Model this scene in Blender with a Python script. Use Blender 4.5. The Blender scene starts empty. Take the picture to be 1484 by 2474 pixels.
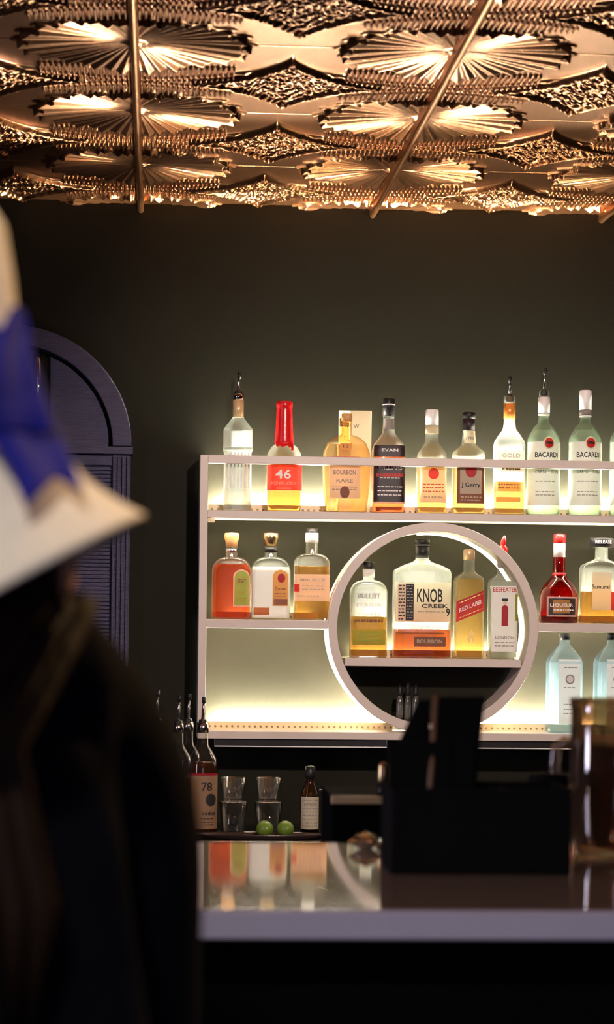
import bpy, bmesh, math, random
import numpy as np
from math import sin, cos, pi, sqrt, atan, radians
from mathutils import Vector, Matrix

# ------------------------------------------------------------------ camera
F = 5600.0; YAW = atan(364/F); ROLL = .0115; EYE = 1.42
sc = bpy.context.scene
col = sc.collection
cd = bpy.data.cameras.new('camera'); cam = bpy.data.objects.new('camera', cd); col.objects.link(cam)
sc.camera = cam
cd.sensor_fit = 'AUTO'; cd.sensor_width = 36; cd.lens = F/2474*36; cd.shift_y = 253/2474
R_ = Vector((cos(YAW), -sin(YAW), 0)); FW = Vector((sin(YAW), cos(YAW), 0)); U_ = Vector((0, 0, 1))
XC = R_*cos(ROLL)+U_*sin(ROLL); YC = R_*-sin(ROLL)+U_*cos(ROLL)
cam.matrix_world = Matrix(((XC.x, YC.x, -FW.x, 0), (XC.y, YC.y, -FW.y, 0), (XC.z, YC.z, -FW.z, EYE), (0, 0, 0, 1)))
cd.dof.use_dof = True; cd.dof.focus_distance = 6.24; cd.dof.aperture_fstop = 6.3; cd.clip_start = .05

def P(px, py, Y):
    u = (px-742)/F; v = (1490-py)/F
    d = FW+R_*(u*cos(ROLL)-v*sin(ROLL))+U_*(u*sin(ROLL)+v*cos(ROLL))
    t = Y/d.y
    return Vector((d.x*t, Y, EYE+d.z*t))

# ------------------------------------------------------------------ world, lamps, exposure
sc.view_settings.view_transform = 'Standard'; sc.view_settings.look = 'None'
sc.view_settings.exposure = 0.3; sc.view_settings.gamma = 1.0; sc.view_settings.use_curve_mapping = False
w = bpy.data.worlds.new('world'); sc.world = w; w.use_nodes = True
w.node_tree.nodes['Background'].inputs[0].default_value = (.02, .02, .03, 1)
w.node_tree.nodes['Background'].inputs[1].default_value = .3

LED_POWER = 2600.0       # emission of the shelf strips
def area(name, loc, tgt, sx, sy, power, color):
    l = bpy.data.lights.new(name, 'AREA'); l.shape = 'RECTANGLE'; l.size = sx; l.size_y = sy; l.energy = power; l.color = color
    o = bpy.data.objects.new(name, l); col.objects.link(o); o.location = loc
    o.rotation_euler = (Vector(tgt)-Vector(loc)).to_track_quat('-Z', 'Y').to_euler()
    return o
def spot(name, loc, tgt, power, color, size=60, blend=.6, rad=.04):
    l = bpy.data.lights.new(name, 'SPOT'); l.energy = power; l.color = color; l.spot_size = radians(size); l.spot_blend = blend; l.shadow_soft_size = rad
    o = bpy.data.objects.new(name, l); col.objects.link(o); o.location = loc
    o.rotation_euler = (Vector(tgt)-Vector(loc)).to_track_quat('-Z', 'Y').to_euler()
    return o
# added cool fill behind the camera for the lavender cast
area('cool_fill', (0.6, -2.35, 1.5), (.6, 6, 1.5), 2.6, 1.4, 14, (.70, .66, 1.0))
# ceiling spots of the room (in front of the shelf and over the guest), then one added rim light
spot('spot_lamp', (.75, 3.2, 2.44), (.75, 6.2, 1.42), 230, (1, .80, .68), 50, .7)
spot('spot_lamp', (-.35, .35, 2.44), (-.13, 1.4, 1.52), 40, (1, .88, .74), 38, .5)
spot('spot_lamp', (.9, 2.3, 2.44), (-.10, 1.42, 1.5), 85, (1, .60, .26), 34, .5)  # unseen orange spot added to imitate the shelf's warm glow on the hat edge

area('wall_lamp', (-2.85, 2.7, 1.65), (.5, 2.8, 1.5), .4, 1.5, 30, (.80, .76, 1.0))

# ------------------------------------------------------------------ materials
def mat(name, color, rough=.5, metal=0, trans=0, ior=1.45, emis=0, noise=0, nscale=30, bump=0, coat=0, spec=None, stretch=(1, 1, 1)):
    m = bpy.data.materials.new(name); m.use_nodes = True
    nt = m.node_tree; b = nt.nodes['Principled BSDF']
    c = (*color, 1)
    b.inputs['Base Color'].default_value = c; b.inputs['Roughness'].default_value = rough
    b.inputs['Metallic'].default_value = metal; b.inputs['Transmission Weight'].default_value = trans
    b.inputs['IOR'].default_value = ior; b.inputs['Coat Weight'].default_value = coat
    if spec is not None: b.inputs['Specular IOR Level'].default_value = spec
    if emis: b.inputs['Emission Color'].default_value = c; b.inputs['Emission Strength'].default_value = emis
    if noise or bump:
        tc = nt.nodes.new('ShaderNodeTexCoord'); mp = nt.nodes.new('ShaderNodeMapping'); nz = nt.nodes.new('ShaderNodeTexNoise')
        mp.inputs['Scale'].default_value = stretch
        nt.links.new(tc.outputs['Object'], mp.inputs[0]); nt.links.new(mp.outputs[0], nz.inputs['Vector'])
        nz.inputs['Scale'].default_value = nscale; nz.inputs['Detail'].default_value = 4
        if noise:
            rp = nt.nodes.new('ShaderNodeMapRange'); rp.inputs['To Min'].default_value = 1-noise; rp.inputs['To Max'].default_value = 1+noise
            mx = nt.nodes.new('ShaderNodeVectorMath'); mx.operation = 'SCALE'; mx.inputs[0].default_value = color
            nt.links.new(nz.outputs[0], rp.inputs['Value']); nt.links.new(rp.outputs[0], mx.inputs['Scale']); nt.links.new(mx.outputs[0], b.inputs['Base Color'])
        if bump:
            bp = nt.nodes.new('ShaderNodeBump'); bp.inputs['Strength'].default_value = bump; bp.inputs['Distance'].default_value = .004
            nt.links.new(nz.outputs[0], bp.inputs['Height']); nt.links.new(bp.outputs[0], b.inputs['Normal'])
    return m

def glass(name, tint, rough=.03, lo=.04, hi=.75, power=2.6, haze=.15, bump=.12):
    # thin-walled glass: clear through the middle, mirror-like and denser towards the silhouette
    m = bpy.data.materials.new(name); m.use_nodes = True; nt = m.node_tree; nt.nodes.clear()
    out = nt.nodes.new('ShaderNodeOutputMaterial'); mix = nt.nodes.new('ShaderNodeMixShader')
    tr = nt.nodes.new('ShaderNodeBsdfTransparent'); gl = nt.nodes.new('ShaderNodeBsdfGlossy')
    lw = nt.nodes.new('ShaderNodeLayerWeight'); lw.inputs['Blend'].default_value = .5
    pw = nt.nodes.new('ShaderNodeMath'); pw.operation = 'POWER'; pw.inputs[1].default_value = power
    mr = nt.nodes.new('ShaderNodeMapRange'); mr.inputs['To Min'].default_value = lo; mr.inputs['To Max'].default_value = hi
    mc = nt.nodes.new('ShaderNodeMix'); mc.data_type = 'RGBA'
    mc.inputs['A'].default_value = (*tint, 1); mc.inputs['B'].default_value = (*[t**3*.8 for t in tint], 1)
    nt.links.new(lw.outputs['Facing'], pw.inputs[0]); nt.links.new(pw.outputs[0], mr.inputs['Value'])
    nt.links.new(pw.outputs[0], mc.inputs['Factor']); nt.links.new(mc.outputs['Result'], tr.inputs['Color'])
    gl.inputs['Roughness'].default_value = rough
    nz = nt.nodes.new('ShaderNodeTexNoise'); nz.inputs['Scale'].default_value = 25
    tc = nt.nodes.new('ShaderNodeTexCoord'); nt.links.new(tc.outputs['Object'], nz.inputs['Vector'])
    bp = nt.nodes.new('ShaderNodeBump'); bp.inputs['Strength'].default_value = bump; bp.inputs['Distance'].default_value = .004
    nt.links.new(nz.outputs[0], bp.inputs['Height']); nt.links.new(bp.outputs[0], gl.inputs['Normal'])
    nt.links.new(mr.outputs[0], mix.inputs[0]); nt.links.new(tr.outputs[0], mix.inputs[1]); nt.links.new(gl.outputs[0], mix.inputs[2])
    tl = nt.nodes.new('ShaderNodeBsdfTranslucent'); tl.inputs['Color'].default_value = (*tint, 1)
    mh = nt.nodes.new('ShaderNodeMixShader'); mh.inputs[0].default_value = haze
    nt.links.new(mix.outputs[0], mh.inputs[1]); nt.links.new(tl.outputs[0], mh.inputs[2]); nt.links.new(mh.outputs[0], out.inputs[0])
    return m
def liquid(name, color, trans=.93): return mat(name, color, rough=0.03, trans=trans, ior=1.2)

M = dict(
 clear=glass('clear_glass', (.95, .97, .94)), green=glass('pale_green_glass', (.88, .96, .86)), blue=glass('pale_blue_glass', (.80, .91, .96)),
 frost=glass('etched_glass', (.93, .95, .92), .12, .12, .8, 1.8, .2), redglass=glass('red_glass', (.55, .06, .03)), peach=glass('peach_glass', (.98, .86, .66)),
 tumbler=glass('tumbler_glass', (.95, .95, .95), .03, .05, .9, 2.2, .01), brownglass=glass('brown_glass', (.25, .12, .05)), pitcher=glass('amber_pitcher_glass', (.80, .68, .54), .05, .16, .85, 2.0, .16, .008),
 amber=liquid('amber_liquid', (.95, .48, .10)), gold=liquid('gold_liquid', (1, .62, .20)), deep=liquid('deep_red_brown_liquid', (.75, .16, .05)),
 milky=liquid('milky_liquid', (.95, .93, .88), .3), red=liquid('red_liquid', (1, .15, .05)), water=liquid('clear_liquid', (.97, .99, .98)), peachl=liquid('peach_liquid', (1, .86, .62)), dark=liquid('dark_amber_liquid', (.35, .12, .04)),
 greenish=liquid('pale_green_liquid', (.94, .985, .93)), bluish=liquid('pale_blue_liquid', (.86, .95, .98)),
 black=mat('black_plastic', (.012, .011, .012), .4, noise=.2, spec=.35), matte=mat('matte_black', (.006, .006, .007), .75, noise=.2, spec=.08), blackpaper=mat('black_label_paper', (.022, .010, .014), .5, noise=.2),
 white=mat('white_paper', (.88, .86, .82), .6, noise=.05), cream=mat('cream_paper', (.78, .68, .50), .6, noise=.06), whitecap=mat('white_cap', (.8, .79, .78), .35, noise=.04),
 pinkp=mat('pale_pink_paper', (.85, .62, .50), .6, noise=.05), redp=mat('red_paper', (.62, .02, .02), .5, noise=.1), wax=mat('red_wax', (.60, .012, .015), .25, noise=.15, bump=.3),
 greenp=mat('green_paper', (.34, .52, .10), .6, noise=.1), olivep=mat('olive_paper', (.36, .36, .04), .6, noise=.15), orangep=mat('amber_paper', (.75, .34, .10), .6, noise=.1),
 brownp=mat('brown_paper', (.20, .06, .025), .6, noise=.2), ink=mat('black_ink', (.012, .012, .012), .6, noise=.1), inkred=mat('red_ink', (.5, .03, .03), .6, noise=.1), inkwhite=mat('white_ink', (.85, .82, .78), .6, noise=.03),
 inkgrey=mat('grey_ink', (.25, .22, .2), .6, noise=.1), inkgold=mat('gold_ink', (.8, .55, .2), .35, .6, noise=.1), crimson=mat('crimson_paper', (.42, .015, .03), .5, noise=.1),
 cork=mat('wooden_stopper', (.60, .33, .13), .55, noise=.35, nscale=60), brass=mat('brass', (.78, .58, .30), .3, 1, noise=.1), tancap=mat('tan_cap', (.70, .48, .26), .35, .3, noise=.1),
 tantrim=mat('tan_trim', (.85, .62, .34), .4, noise=.08), steel=mat('steel', (.75, .74, .72), .18, 1, noise=.1, nscale=80), chrome=mat('chrome', (.85, .85, .85), .08, 1, noise=.03),
 foil=mat('orange_foil', (.85, .30, .06), .35, .3, noise=.15), redcap=mat('red_cap', (.55, .02, .02), .3, noise=.15), vodkalabel=mat('tan_label_paper', (.22, .125, .07), .6, noise=.12, nscale=50),
 frame=mat('painted_shelf', (.62, .53, .47), .42, noise=.07, nscale=14, bump=.05), led=mat('led_strip', (1, .96, .78), emis=LED_POWER), ledsoft=mat('soft_led_strip', (1, .93, .66), emis=900), ledmid=mat('faint_led_strip', (1, .93, .66), emis=500), ledring=mat('ring_led_strip', (1, .95, .78), emis=1.7), ledunder=mat('under_board_led', (1, .93, .74), emis=120),
 wall=mat('dark_olive_wall', (.0165, .016, .0105), .75, noise=.14, nscale=3.5, bump=.12, spec=.08),
)
M['plainwall'] = mat('dark_room_wall', (.03, .028, .026), .8, noise=.1, nscale=3)
M['floor'] = mat('dark_wood_floor', (.03, .02, .015), .45, noise=.4, nscale=6, stretch=(1, 8, 1))
M['door'] = mat('slate_blue_wood', (.075, .070, .125), .42, noise=.3, nscale=8, bump=1.0, stretch=(3, 3, 60))
M['bartop'] = mat('polished_bar_top', (.30, .20, .155), .05, noise=.12, nscale=40, ior=2.3, coat=.3)
M['baredge'] = mat('pale_stone_bar_edge', (.60, .57, .78), .3, noise=.06, nscale=25)
M['barbody'] = mat('black_bar_front', (.004, .004, .004), .8, noise=.2, spec=.05)
M['counter'] = mat('dark_back_counter', (.02, .018, .016), .25, noise=.2, nscale=20)
M['tin'] = mat('copper_tin', (.39, .165, .070), .26, .93, noise=.10, nscale=18, bump=.04)
M['tinrib'] = mat('copper_rib', (.5, .23, .10), .3, 1, noise=.10, nscale=18)
M['skin'] = mat('skin', (.50, .26, .15), .5, noise=.06)
M['hair'] = mat('dark_brown_hair', (.014, .007, .004), .6, spec=.15, noise=.4, nscale=14, bump=.6, stretch=(8, 8, 1))
M['coat'] = mat('black_cloth', (.003, .003, .006), .9, noise=.3, bump=.2, spec=.05)
M['felt'] = mat('cream_felt', (.80, .74, .66), .85, noise=.05, nscale=90, bump=.25)
M['ribbon'] = mat('royal_blue_ribbon', (.014, .016, .24), .8, noise=.12, nscale=60, spec=.15, bump=.15, stretch=(1, 1, 6))
M['lime'] = mat('lime_skin', (.11, .18, .02), .35, noise=.15, nscale=120, bump=.25)
M['tray'] = mat('dark_tray', (.03, .02, .018), .2, noise=.2)
M['pinkfruit'] = mat('pink_fruit', (.7, .3, .2), .3, noise=.2)
M['straw'] = mat('brown_straw', (.20, .10, .055), .5, noise=.15)

# shelf light channel: pale aluminium with a row of dark drilled holes
def channel_mat():
    m = bpy.data.materials.new('perforated_light_channel'); m.use_nodes = True; nt = m.node_tree; b = nt.nodes['Principled BSDF']
    tc = nt.nodes.new('ShaderNodeTexCoord'); sp = nt.nodes.new('ShaderNodeSeparateXYZ'); nt.links.new(tc.outputs['Object'], sp.inputs[0])
    def mth(op, a, b_=None):
        n = nt.nodes.new('ShaderNodeMath'); n.operation = op
        for i, v in enumerate((a, b_)):
            if v is None: continue
            if isinstance(v, (int, float)): n.inputs[i].default_value = v
            else: nt.links.new(v, n.inputs[i])
        return n.outputs[0]
    fx = mth('SUBTRACT', mth('FRACT', mth('DIVIDE', sp.outputs[0], .0155)), .5)
    dx = mth('MULTIPLY', fx, .0155); dz = mth('SUBTRACT', sp.outputs[2], .008)
    d = mth('SQRT', mth('ADD', mth('MULTIPLY', dx, dx), mth('MULTIPLY', dz, dz)))
    hole = mth('LESS_THAN', d, .0032)
    mc = nt.nodes.new('ShaderNodeMix'); mc.data_type = 'RGBA'
    mc.inputs['A'].default_value = (.62, .52, .32, 1); mc.inputs['B'].default_value = (.16, .09, .03, 1)
    nt.links.new(hole, mc.inputs['Factor']); nt.links.new(mc.outputs['Result'], b.inputs['Base Color']); b.inputs['Roughness'].default_value = .4
    return m
M['channel'] = channel_mat()
# paper lets part of the light behind it through
for k_ in ('white', 'cream', 'pinkp', 'greenp', 'orangep', 'redp', 'crimson', 'olivep'):
    nt = M[k_].node_tree; b_ = nt.nodes['Principled BSDF']; o_ = nt.nodes['Material Output']
    t_ = nt.nodes.new('ShaderNodeBsdfTranslucent'); mx_ = nt.nodes.new('ShaderNodeMixShader'); mx_.inputs[0].default_value = .25 if k_ == 'white' else .5
    src = b_.inputs['Base Color'].links[0].from_socket
    gm = nt.nodes.new('ShaderNodeGamma'); gm.inputs[1].default_value = .6; nt.links.new(src, gm.inputs[0]); nt.links.new(gm.outputs[0], t_.inputs['Color'])
    nt.links.new(b_.outputs[0], mx_.inputs[1]); nt.links.new(t_.outputs[0], mx_.inputs[2]); nt.links.new(mx_.outputs[0], o_.inputs['Surface'])

# ------------------------------------------------------------------ helpers
def tag(o, label=None, cat=None, group=None, kind=None):
    if label: o['label'] = label
    if cat: o['category'] = cat
    if group: o['group'] = group
    if kind: o['kind'] = kind
    return o
def empty(name, loc, label, cat, group=None):
    o = bpy.data.objects.new(name, None); col.objects.link(o); o.location = loc; o.empty_display_size = .02
    return tag(o, label, cat, group)
def mesh(name, verts, faces, m, parent=None, smooth=False, loc=None, label=None):
    me = bpy.data.meshes.new(name); me.from_pydata([tuple(v) for v in verts], [], faces)
    me.materials.append(m if not isinstance(m, str) else M[m])
    if smooth: me.polygons.foreach_set('use_smooth', [True]*len(me.polygons))
    me.update()
    o = bpy.data.objects.new(name, me); col.objects.link(o)
    if parent: o.parent = parent
    if loc is not None: o.location = loc
    if label: o['label'] = label
    return o
def bmobj(name, bm, m, parent=None, smooth=False, bevel=0, loc=None, label=None):
    bmesh.ops.recalc_face_normals(bm, faces=bm.faces[:])
    me = bpy.data.meshes.new(name); bm.to_mesh(me); bm.free(); me.materials.append(M[m] if isinstance(m, str) else m)
    if smooth: me.polygons.foreach_set('use_smooth', [True]*len(me.polygons))
    o = bpy.data.objects.new(name, me); col.objects.link(o)
    if parent: o.parent = parent
    if loc is not None: o.location = loc
    if bevel:
        b = o.modifiers.new('bevel', 'BEVEL'); b.width = bevel; b.segments = 2; b.limit_method = 'ANGLE'
    if label: o['label'] = label
    return o
def addbox(bm, x0, x1, y0, y1, z0, z1, mtx=None):
    vs = [bm.verts.new((x, y, z)) for x in (x0, x1) for y in (y0, y1) for z in (z0, z1)]
    for f in ((0, 1, 3, 2), (4, 6, 7, 5), (0, 4, 5, 1), (2, 3, 7, 6), (0, 2, 6, 4), (1, 5, 7, 3)): bm.faces.new([vs[i] for i in f])
    if mtx: bmesh.ops.transform(bm, matrix=mtx, verts=vs)
    return vs
def box(name, x0, x1, y0, y1, z0, z1, m, parent=None, bevel=0, label=None):
    bm = bmesh.new(); addbox(bm, x0, x1, y0, y1, z0, z1); return bmobj(name, bm, m, parent, bevel=bevel, label=label)
def lathe(name, prof, m, parent=None, n=32, closed=False, loc=None, smooth=True, label=None):
    vs = []; fs = []
    for r, z in prof:
        for i in range(n): a = 2*pi*i/n; vs.append((r*cos(a), r*sin(a), z))
    for k in range(len(prof)-1):
        for i in range(n):
            j = (i+1) % n; fs.append((k*n+i, k*n+j, (k+1)*n+j, (k+1)*n+i))
    if closed:
        k = len(prof)-1
        for i in range(n): j = (i+1) % n; fs.append((k*n+i, k*n+j, j, i))
    else:
        fs.append(tuple(range(n-1, -1, -1))); fs.append(tuple((len(prof)-1)*n+i for i in range(n)))
    return mesh(name, vs, fs, m, parent, smooth, loc, label)
def tube(name, pts, rad, m, parent=None, n=12, label=None):
    bm = bmesh.new(); rings = []
    pts = [Vector(p) for p in pts]
    rads = rad if isinstance(rad, (list, tuple)) else [rad]*len(pts)
    for i, p in enumerate(pts):
        t = (pts[min(i+1, len(pts)-1)]-pts[max(i-1, 0)]).normalized()
        a = t.orthogonal().normalized() if i == 0 else (pa-t*pa.dot(t)).normalized(); pa = a; b = t.cross(a)
        rings.append([bm.verts.new(p+a*rads[i]*cos(2*pi*k/n)+b*rads[i]*sin(2*pi*k/n)) for k in range(n)])
    for i in range(len(rings)-1):
        for k in range(n): bm.faces.new((rings[i][k], rings[i][(k+1) % n], rings[i+1][(k+1) % n], rings[i+1][k]))
    bm.faces.new(rings[0]); bm.faces.new(rings[-1])
    return bmobj(name, bm, m, parent, smooth=True, label=label)

_txt = {}
def text_mesh(s):
    if s in _txt: return _txt[s]
    cu = bpy.data.curves.new('t', 'FONT'); cu.body = s; cu.resolution_u = 3; cu.offset = .018
    o = bpy.data.objects.new('t', cu); col.objects.link(o)
    bpy.context.view_layer.update()
    me = bpy.data.meshes.new_from_object(o.evaluated_get(bpy.context.evaluated_depsgraph_get()))
    vs = [v.co.copy() for v in me.vertices]; fs = [tuple(p.vertices) for p in me.polygons]
    bpy.data.objects.remove(o); bpy.data.curves.remove(cu); bpy.data.meshes.remove(me)
    x0 = min(v.x for v in vs); x1 = max(v.x for v in vs); y0 = min(v.y for v in vs); y1 = max(v.y for v in vs)
    vs = [((v.x-x0)/(x1-x0)-.5, (v.y-y0)/(y1-y0)-.5) for v in vs]
    _txt[s] = (vs, fs); return _txt[s]

# ------------------------------------------------------------------ bottles
class Bottle:
    """profile in photo pixels (half width, y) from base to mouth; shape 'round', 'square', 'flat', 'oct'"""
    def __init__(s, label, cx, Y, zb, prof, shape='round', gl='clear', liq=None, group=None, name='liquor_bottle', cat='bottle', nogl=False):
        s.cx, s.Y, s.k = cx, Y, Y/F
        ymid = prof[0][1]
        base = P(cx, ymid, Y); s.z0 = zb; s.x0 = base.x
        s.root = empty(name, (s.x0, Y, zb), label, cat, group)
        pts = [(hw*s.k, max(s.Z(y), 0)) for hw, y in prof]; pts[0] = (pts[0][0], 0)
        s.W = max(p[0] for p in pts); s.nk = min(p[0] for p in pts)
        s.shape = shape; s.pts = pts
        ring = [(pts[0][0]*.86, .0), (pts[0][0]*.97, .0012)] + [(pts[0][0], .004)] + pts[1:]
        if not nogl: s.body('glass_body', ring, gl)
        if liq:
            lev, lm = liq; zl = s.Z(lev); t = .0022
            rs = [(max(s.hw(z)-t, .002), z) for z in np.linspace(.005, zl, 14)]
            s.body('liquid', rs, lm)
    def Z(s, py): return P(s.cx, py, s.Y).z-s.z0
    def hw(s, z):
        p = s.pts
        for a, b in zip(p, p[1:]):
            if a[1] <= z <= b[1]+1e-9:
                if b[1]-a[1] < 1e-9: continue
                return a[0]+(b[0]-a[0])*(z-a[1])/(b[1]-a[1])
        return p[-1][0] if z > p[-1][1] else p[0][0]
    def sec(s, hw):
        t = min(max((hw-s.nk)/max(s.W-s.nk, 1e-6), 0), 1)
        if s.shape == 'round': return 2, 1
        if s.shape == 'flat': return 2+4.5*t, 1-.5*t
        if s.shape == 'disc': return 2.0+.8*t, 1-.52*t
        return 2+4*t, 1
    def body(s, name, ring, m, smooth=True):
        n = 48 if s.shape != 'oct' else 8; vs = []; fs = []
        for hw, z in ring:
            e, d = s.sec(hw)
            for i in range(n):
                a = 2*pi*(i+.5)/n
                if s.shape == 'oct':
                    k = 1/cos(pi/8)*.97; vs.append((hw*k*cos(a), hw*k*sin(a), z)); continue
                ca, sa = cos(a), sin(a); q = (abs(ca)**e+abs(sa)**e)**(-1/e)
                vs.append((hw*ca*q, hw*d*sa*q, z))
        for k in range(len(ring)-1):
            for i in range(n): j = (i+1) % n; fs.append((k*n+i, k*n+j, (k+1)*n+j, (k+1)*n+i))
        fs.append(tuple(range(n-1, -1, -1))); fs.append(tuple((len(ring)-1)*n+i for i in range(n)))
        o = mesh(name, vs, fs, m, s.root, smooth and s.shape != 'oct')
        return o
    def front(s, x, z, eps):
        hw = s.hw(z); e, d = s.sec(hw); a = hw+eps; u = min(abs(x/a), .9995)
        return -(hw*d+eps)*(1-u**e)**(1/e)
    def label(s, x0, x1, y0, y1, m, kind='rect', eps=.0007, name='label', slant=0, nx=20, nz=10, lab=None):
        zt, zl = s.Z(y0), s.Z(y1); xa, xb = (x0-s.cx)*s.k, (x1-s.cx)*s.k
        vs = []; fs = []; xc, hx = (xa+xb)/2, (xb-xa)/2
        if kind in ('arch', 'disc'): nz = 24
        for j in range(nz+1):
            t = j/nz; z = zl+(zt-zl)*t; h = hx
            if kind == 'disc': h = hx*sqrt(max(1-(2*t-1)**2, .0004))
            if kind == 'arch':
                ra = hx; d = z-(zt-ra)
                if d > 0: h = hx*sqrt(max(1-(d/ra)**2, .0004))
            for i in range(nx+1):
                x = xc+h*(2*i/nx-1); x = max(min(x, s.hw(z)*.999), -s.hw(z)*.999)
                zz = z+slant*x; vs.append((x, s.front(x, zz, eps), zz))
        for j in range(nz):
            for i in range(nx): a = j*(nx+1)+i; fs.append((a, a+1, a+nx+2, a+nx+1))
        s.last = mesh(name, vs, fs, m, s.root, True, label=lab)
        return s.last
    def text(s, t, xc, yc, w, h, m='ink', eps=.0014, slant=0, parent=None, name='lettering'):
        vs0, fs = text_mesh(t); zc = s.Z(yc); x_c = (xc-s.cx)*s.k; vs = []
        for u, v in vs0:
            x = x_c+u*w*s.k; z = zc+v*h*s.k+slant*x; x = max(min(x, s.hw(z)*.998), -s.hw(z)*.998)
            vs.append((x, s.front(x, z, eps), z))
        o = mesh(name, vs, fs, m, parent or s.last); return o
    def cap(s, prof, m, name='cap', n=28, lab=None):
        p = [(hw*s.k, s.Z(y)) for hw, y in prof]
        return lathe(name, p, m, s.root, n, label=lab)
    def pourer(s, y0, y1, y2, tipm='black', dx=2):
        # y0 mouth, y1 where the steel spout starts, y2 tip
        k = s.k
        p = lathe('pourer', [(9*k, s.Z(y0+4)), (10*k, s.Z(y0)), (9*k, s.Z(y0-6)), (5*k, s.Z(y1)), (4.2*k, s.Z(y1-2))], 'black', s.root, 20)
        tube('spout', [(0, 0, s.Z(y1)), (dx*.3*k, 0, s.Z((y1+y2)/2)), (dx*k, 0, s.Z(y2+14))], [4.0*k, 3.2*k, 2.6*k], 'steel', p)
        tube('spout_tip', [(dx*k, 0, s.Z(y2+15)), (dx*1.1*k, 0, s.Z(y2))], [4.6*k, 4.2*k], tipm, p)
    def lines(s, x0, x1, ys, m='inkgrey', h=3, eps=.0012, slant=0, seed=1):
        # rows of small print: broken short strokes
        rnd = random.Random(seed); vs = []; fs = []
        for y in ys:
            x = x0
            while x < x1-3:
                wd = rnd.uniform(3, 9); xe = min(x+wd, x1); z = s.Z(y)
                b = len(vs)
                for (xx, dz) in ((x, -h/2), (xe, -h/2), (xe, h/2), (x, h/2)):
                    X = (xx-s.cx)*s.k; zz = z+dz*s.k+slant*X; vs.append((X, s.front(X, zz, eps), zz))
                fs.append((b, b+1, b+2, b+3)); x = xe+rnd.uniform(1.2, 2.6)
        return mesh('small_print', vs, fs, m, s.last)

# ------------------------------------------------------------------ the room
YW = 6.36; ZC = 2.55
def struct(o): o['kind'] = 'structure'; return o
struct(box('floor', -3, 4, -2.6, YW+.1, -.1, 0, 'floor'))
struct(box('wall_back', -3, 4, YW, YW+.12, 0, ZC+.15, 'wall'))
struct(box('wall_left', -3.1, -3, -2.6, YW+.12, 0, ZC+.15, 'plainwall'))
struct(box('wall_right', 4, 4.1, -2.6, YW+.12, 0, ZC+.15, 'plainwall'))
bm = bmesh.new()
for b in ((-3, -.9, 0, ZC+.15), (2.1, 4, 0, ZC+.15), (-.9, 2.1, 0, .75), (-.9, 2.1, 2.25, ZC+.15)): addbox(bm, b[0], b[1], -2.7, -2.6, b[2], b[3])
struct(bmobj('wall_front', bm, 'plainwall'))
wf = bmesh.new()
for b in ((-.9, -.84, .75, 2.25), (2.04, 2.1, .75, 2.25), (-.84, 2.04, .75, .81), (-.84, 2.04, 2.19, 2.25), (.57, .63, .81, 2.19)): addbox(wf, b[0], b[1], -2.68, -2.6, b[2], b[3])
win = struct(bmobj('added_window_1', wf, 'plainwall'))  # unseen window, added to give the cool fill a source
box('pane', -.84, 2.04, -2.655, -2.65, .81, 2.19, 'clear', win)

# pressed tin ceiling: one height field per tile, repeated across the room
TX, TY = .637, .617; X0 = -.0555; YR = 4.585           # a rosette sits at every tile corner
def tile_height(u, v):
    x = u*TX; y = v*TY                                    # u, v in 0..1
    du = np.minimum(u, 1-u)*TX; dv = np.minimum(v, 1-v)*TY
    r = np.sqrt(du**2+dv**2); th = np.arctan2(dv, du)
    R0 = .222
    h = np.zeros_like(r)
    # comb bands between the rosettes, ridges run along the room
    band = (du < .205)
    lim = .245+.055*(du/.205)**2*0
    comb = (np.abs(((x/.0113) % 1)-.5)*2)
    dist = TY/2-dv                                        # 0 half way between two rosettes
    inb = band & (r > .200) & (dist < .125)
    h = np.where(inb, .0085*np.clip(comb*1.8-.4, 0, 1)+.001, h)
    # thin bowed mouldings either side of the comb
    bow = np.abs(dist-(.018+.11*(du/(TX/2))**1.6))
    h = np.where((r > R0+.01), h+.006*np.exp(-(bow/.007)**2), h)
    # star medallion
    a = np.abs(u-.5)/.33; b = np.abs(v-.5)/.36
    s = a**.75+b**.75
    inside = s < 1
    fl = (np.sin(x*190+4*np.sin(y*85))*np.sin(y*170+4*np.sin(x*75))+.7*np.sin(np.hypot(x-TX/2, (y-TY/2))*260)*np.cos(8*np.arctan2(y-TY/2, x-TX/2)))
    rim = np.exp(-((s-.93)/.055)**2)
    lens = np.clip((1-s)*5, 0, 1)
    h = np.where(s < 1.12, (h*(s > 1))+.013*rim+lens*(.006+.004*fl), h)
    # rosette: pleated fan on a shallow dish, stepped rim
    N = 44
    ph = th/(2*pi)*N*1.0
    tri = np.abs(((ph) % 1)-.5)*2
    step = np.floor((np.abs(np.sin(th*2))*5))/5
    Rr = R0*(.92+.08*np.cos(th*2)) + .010*np.cos(th*22)
    rn = r/Rr
    ros = rn < 1
    hr = .009*rn**1.2+.0075*rn*tri+.006*np.cos(th*4)*rn*rn
    cent = np.exp(-(r/.020)**4)*.008
    h = np.where(ros, hr+cent, h)
    edge = (rn >= 1) & (rn < 1.05)
    h = np.where(edge, .004, h)
    # seams
    h = h-.003*np.exp(-(dv/.0022)**2)
    return h
NT = 260
uu, vv = np.meshgrid(np.linspace(0, 1, NT+1), np.linspace(0, 1, NT+1))
hh = tile_height(uu, vv)
co = np.stack([uu*TX, vv*TY, -hh], -1).reshape(-1, 3).astype('f')
ix = np.arange((NT+1)**2).reshape(NT+1, NT+1)
quads = np.stack([ix[:-1, :-1], ix[1:, :-1], ix[1:, 1:], ix[:-1, 1:]], -1).reshape(-1, 4).astype('i')
me = bpy.data.meshes.new('ceiling')
me.vertices.add(len(co)); me.vertices.foreach_set('co', co.ravel())
me.loops.add(quads.size); me.loops.foreach_set('vertex_index', quads.ravel())
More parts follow.
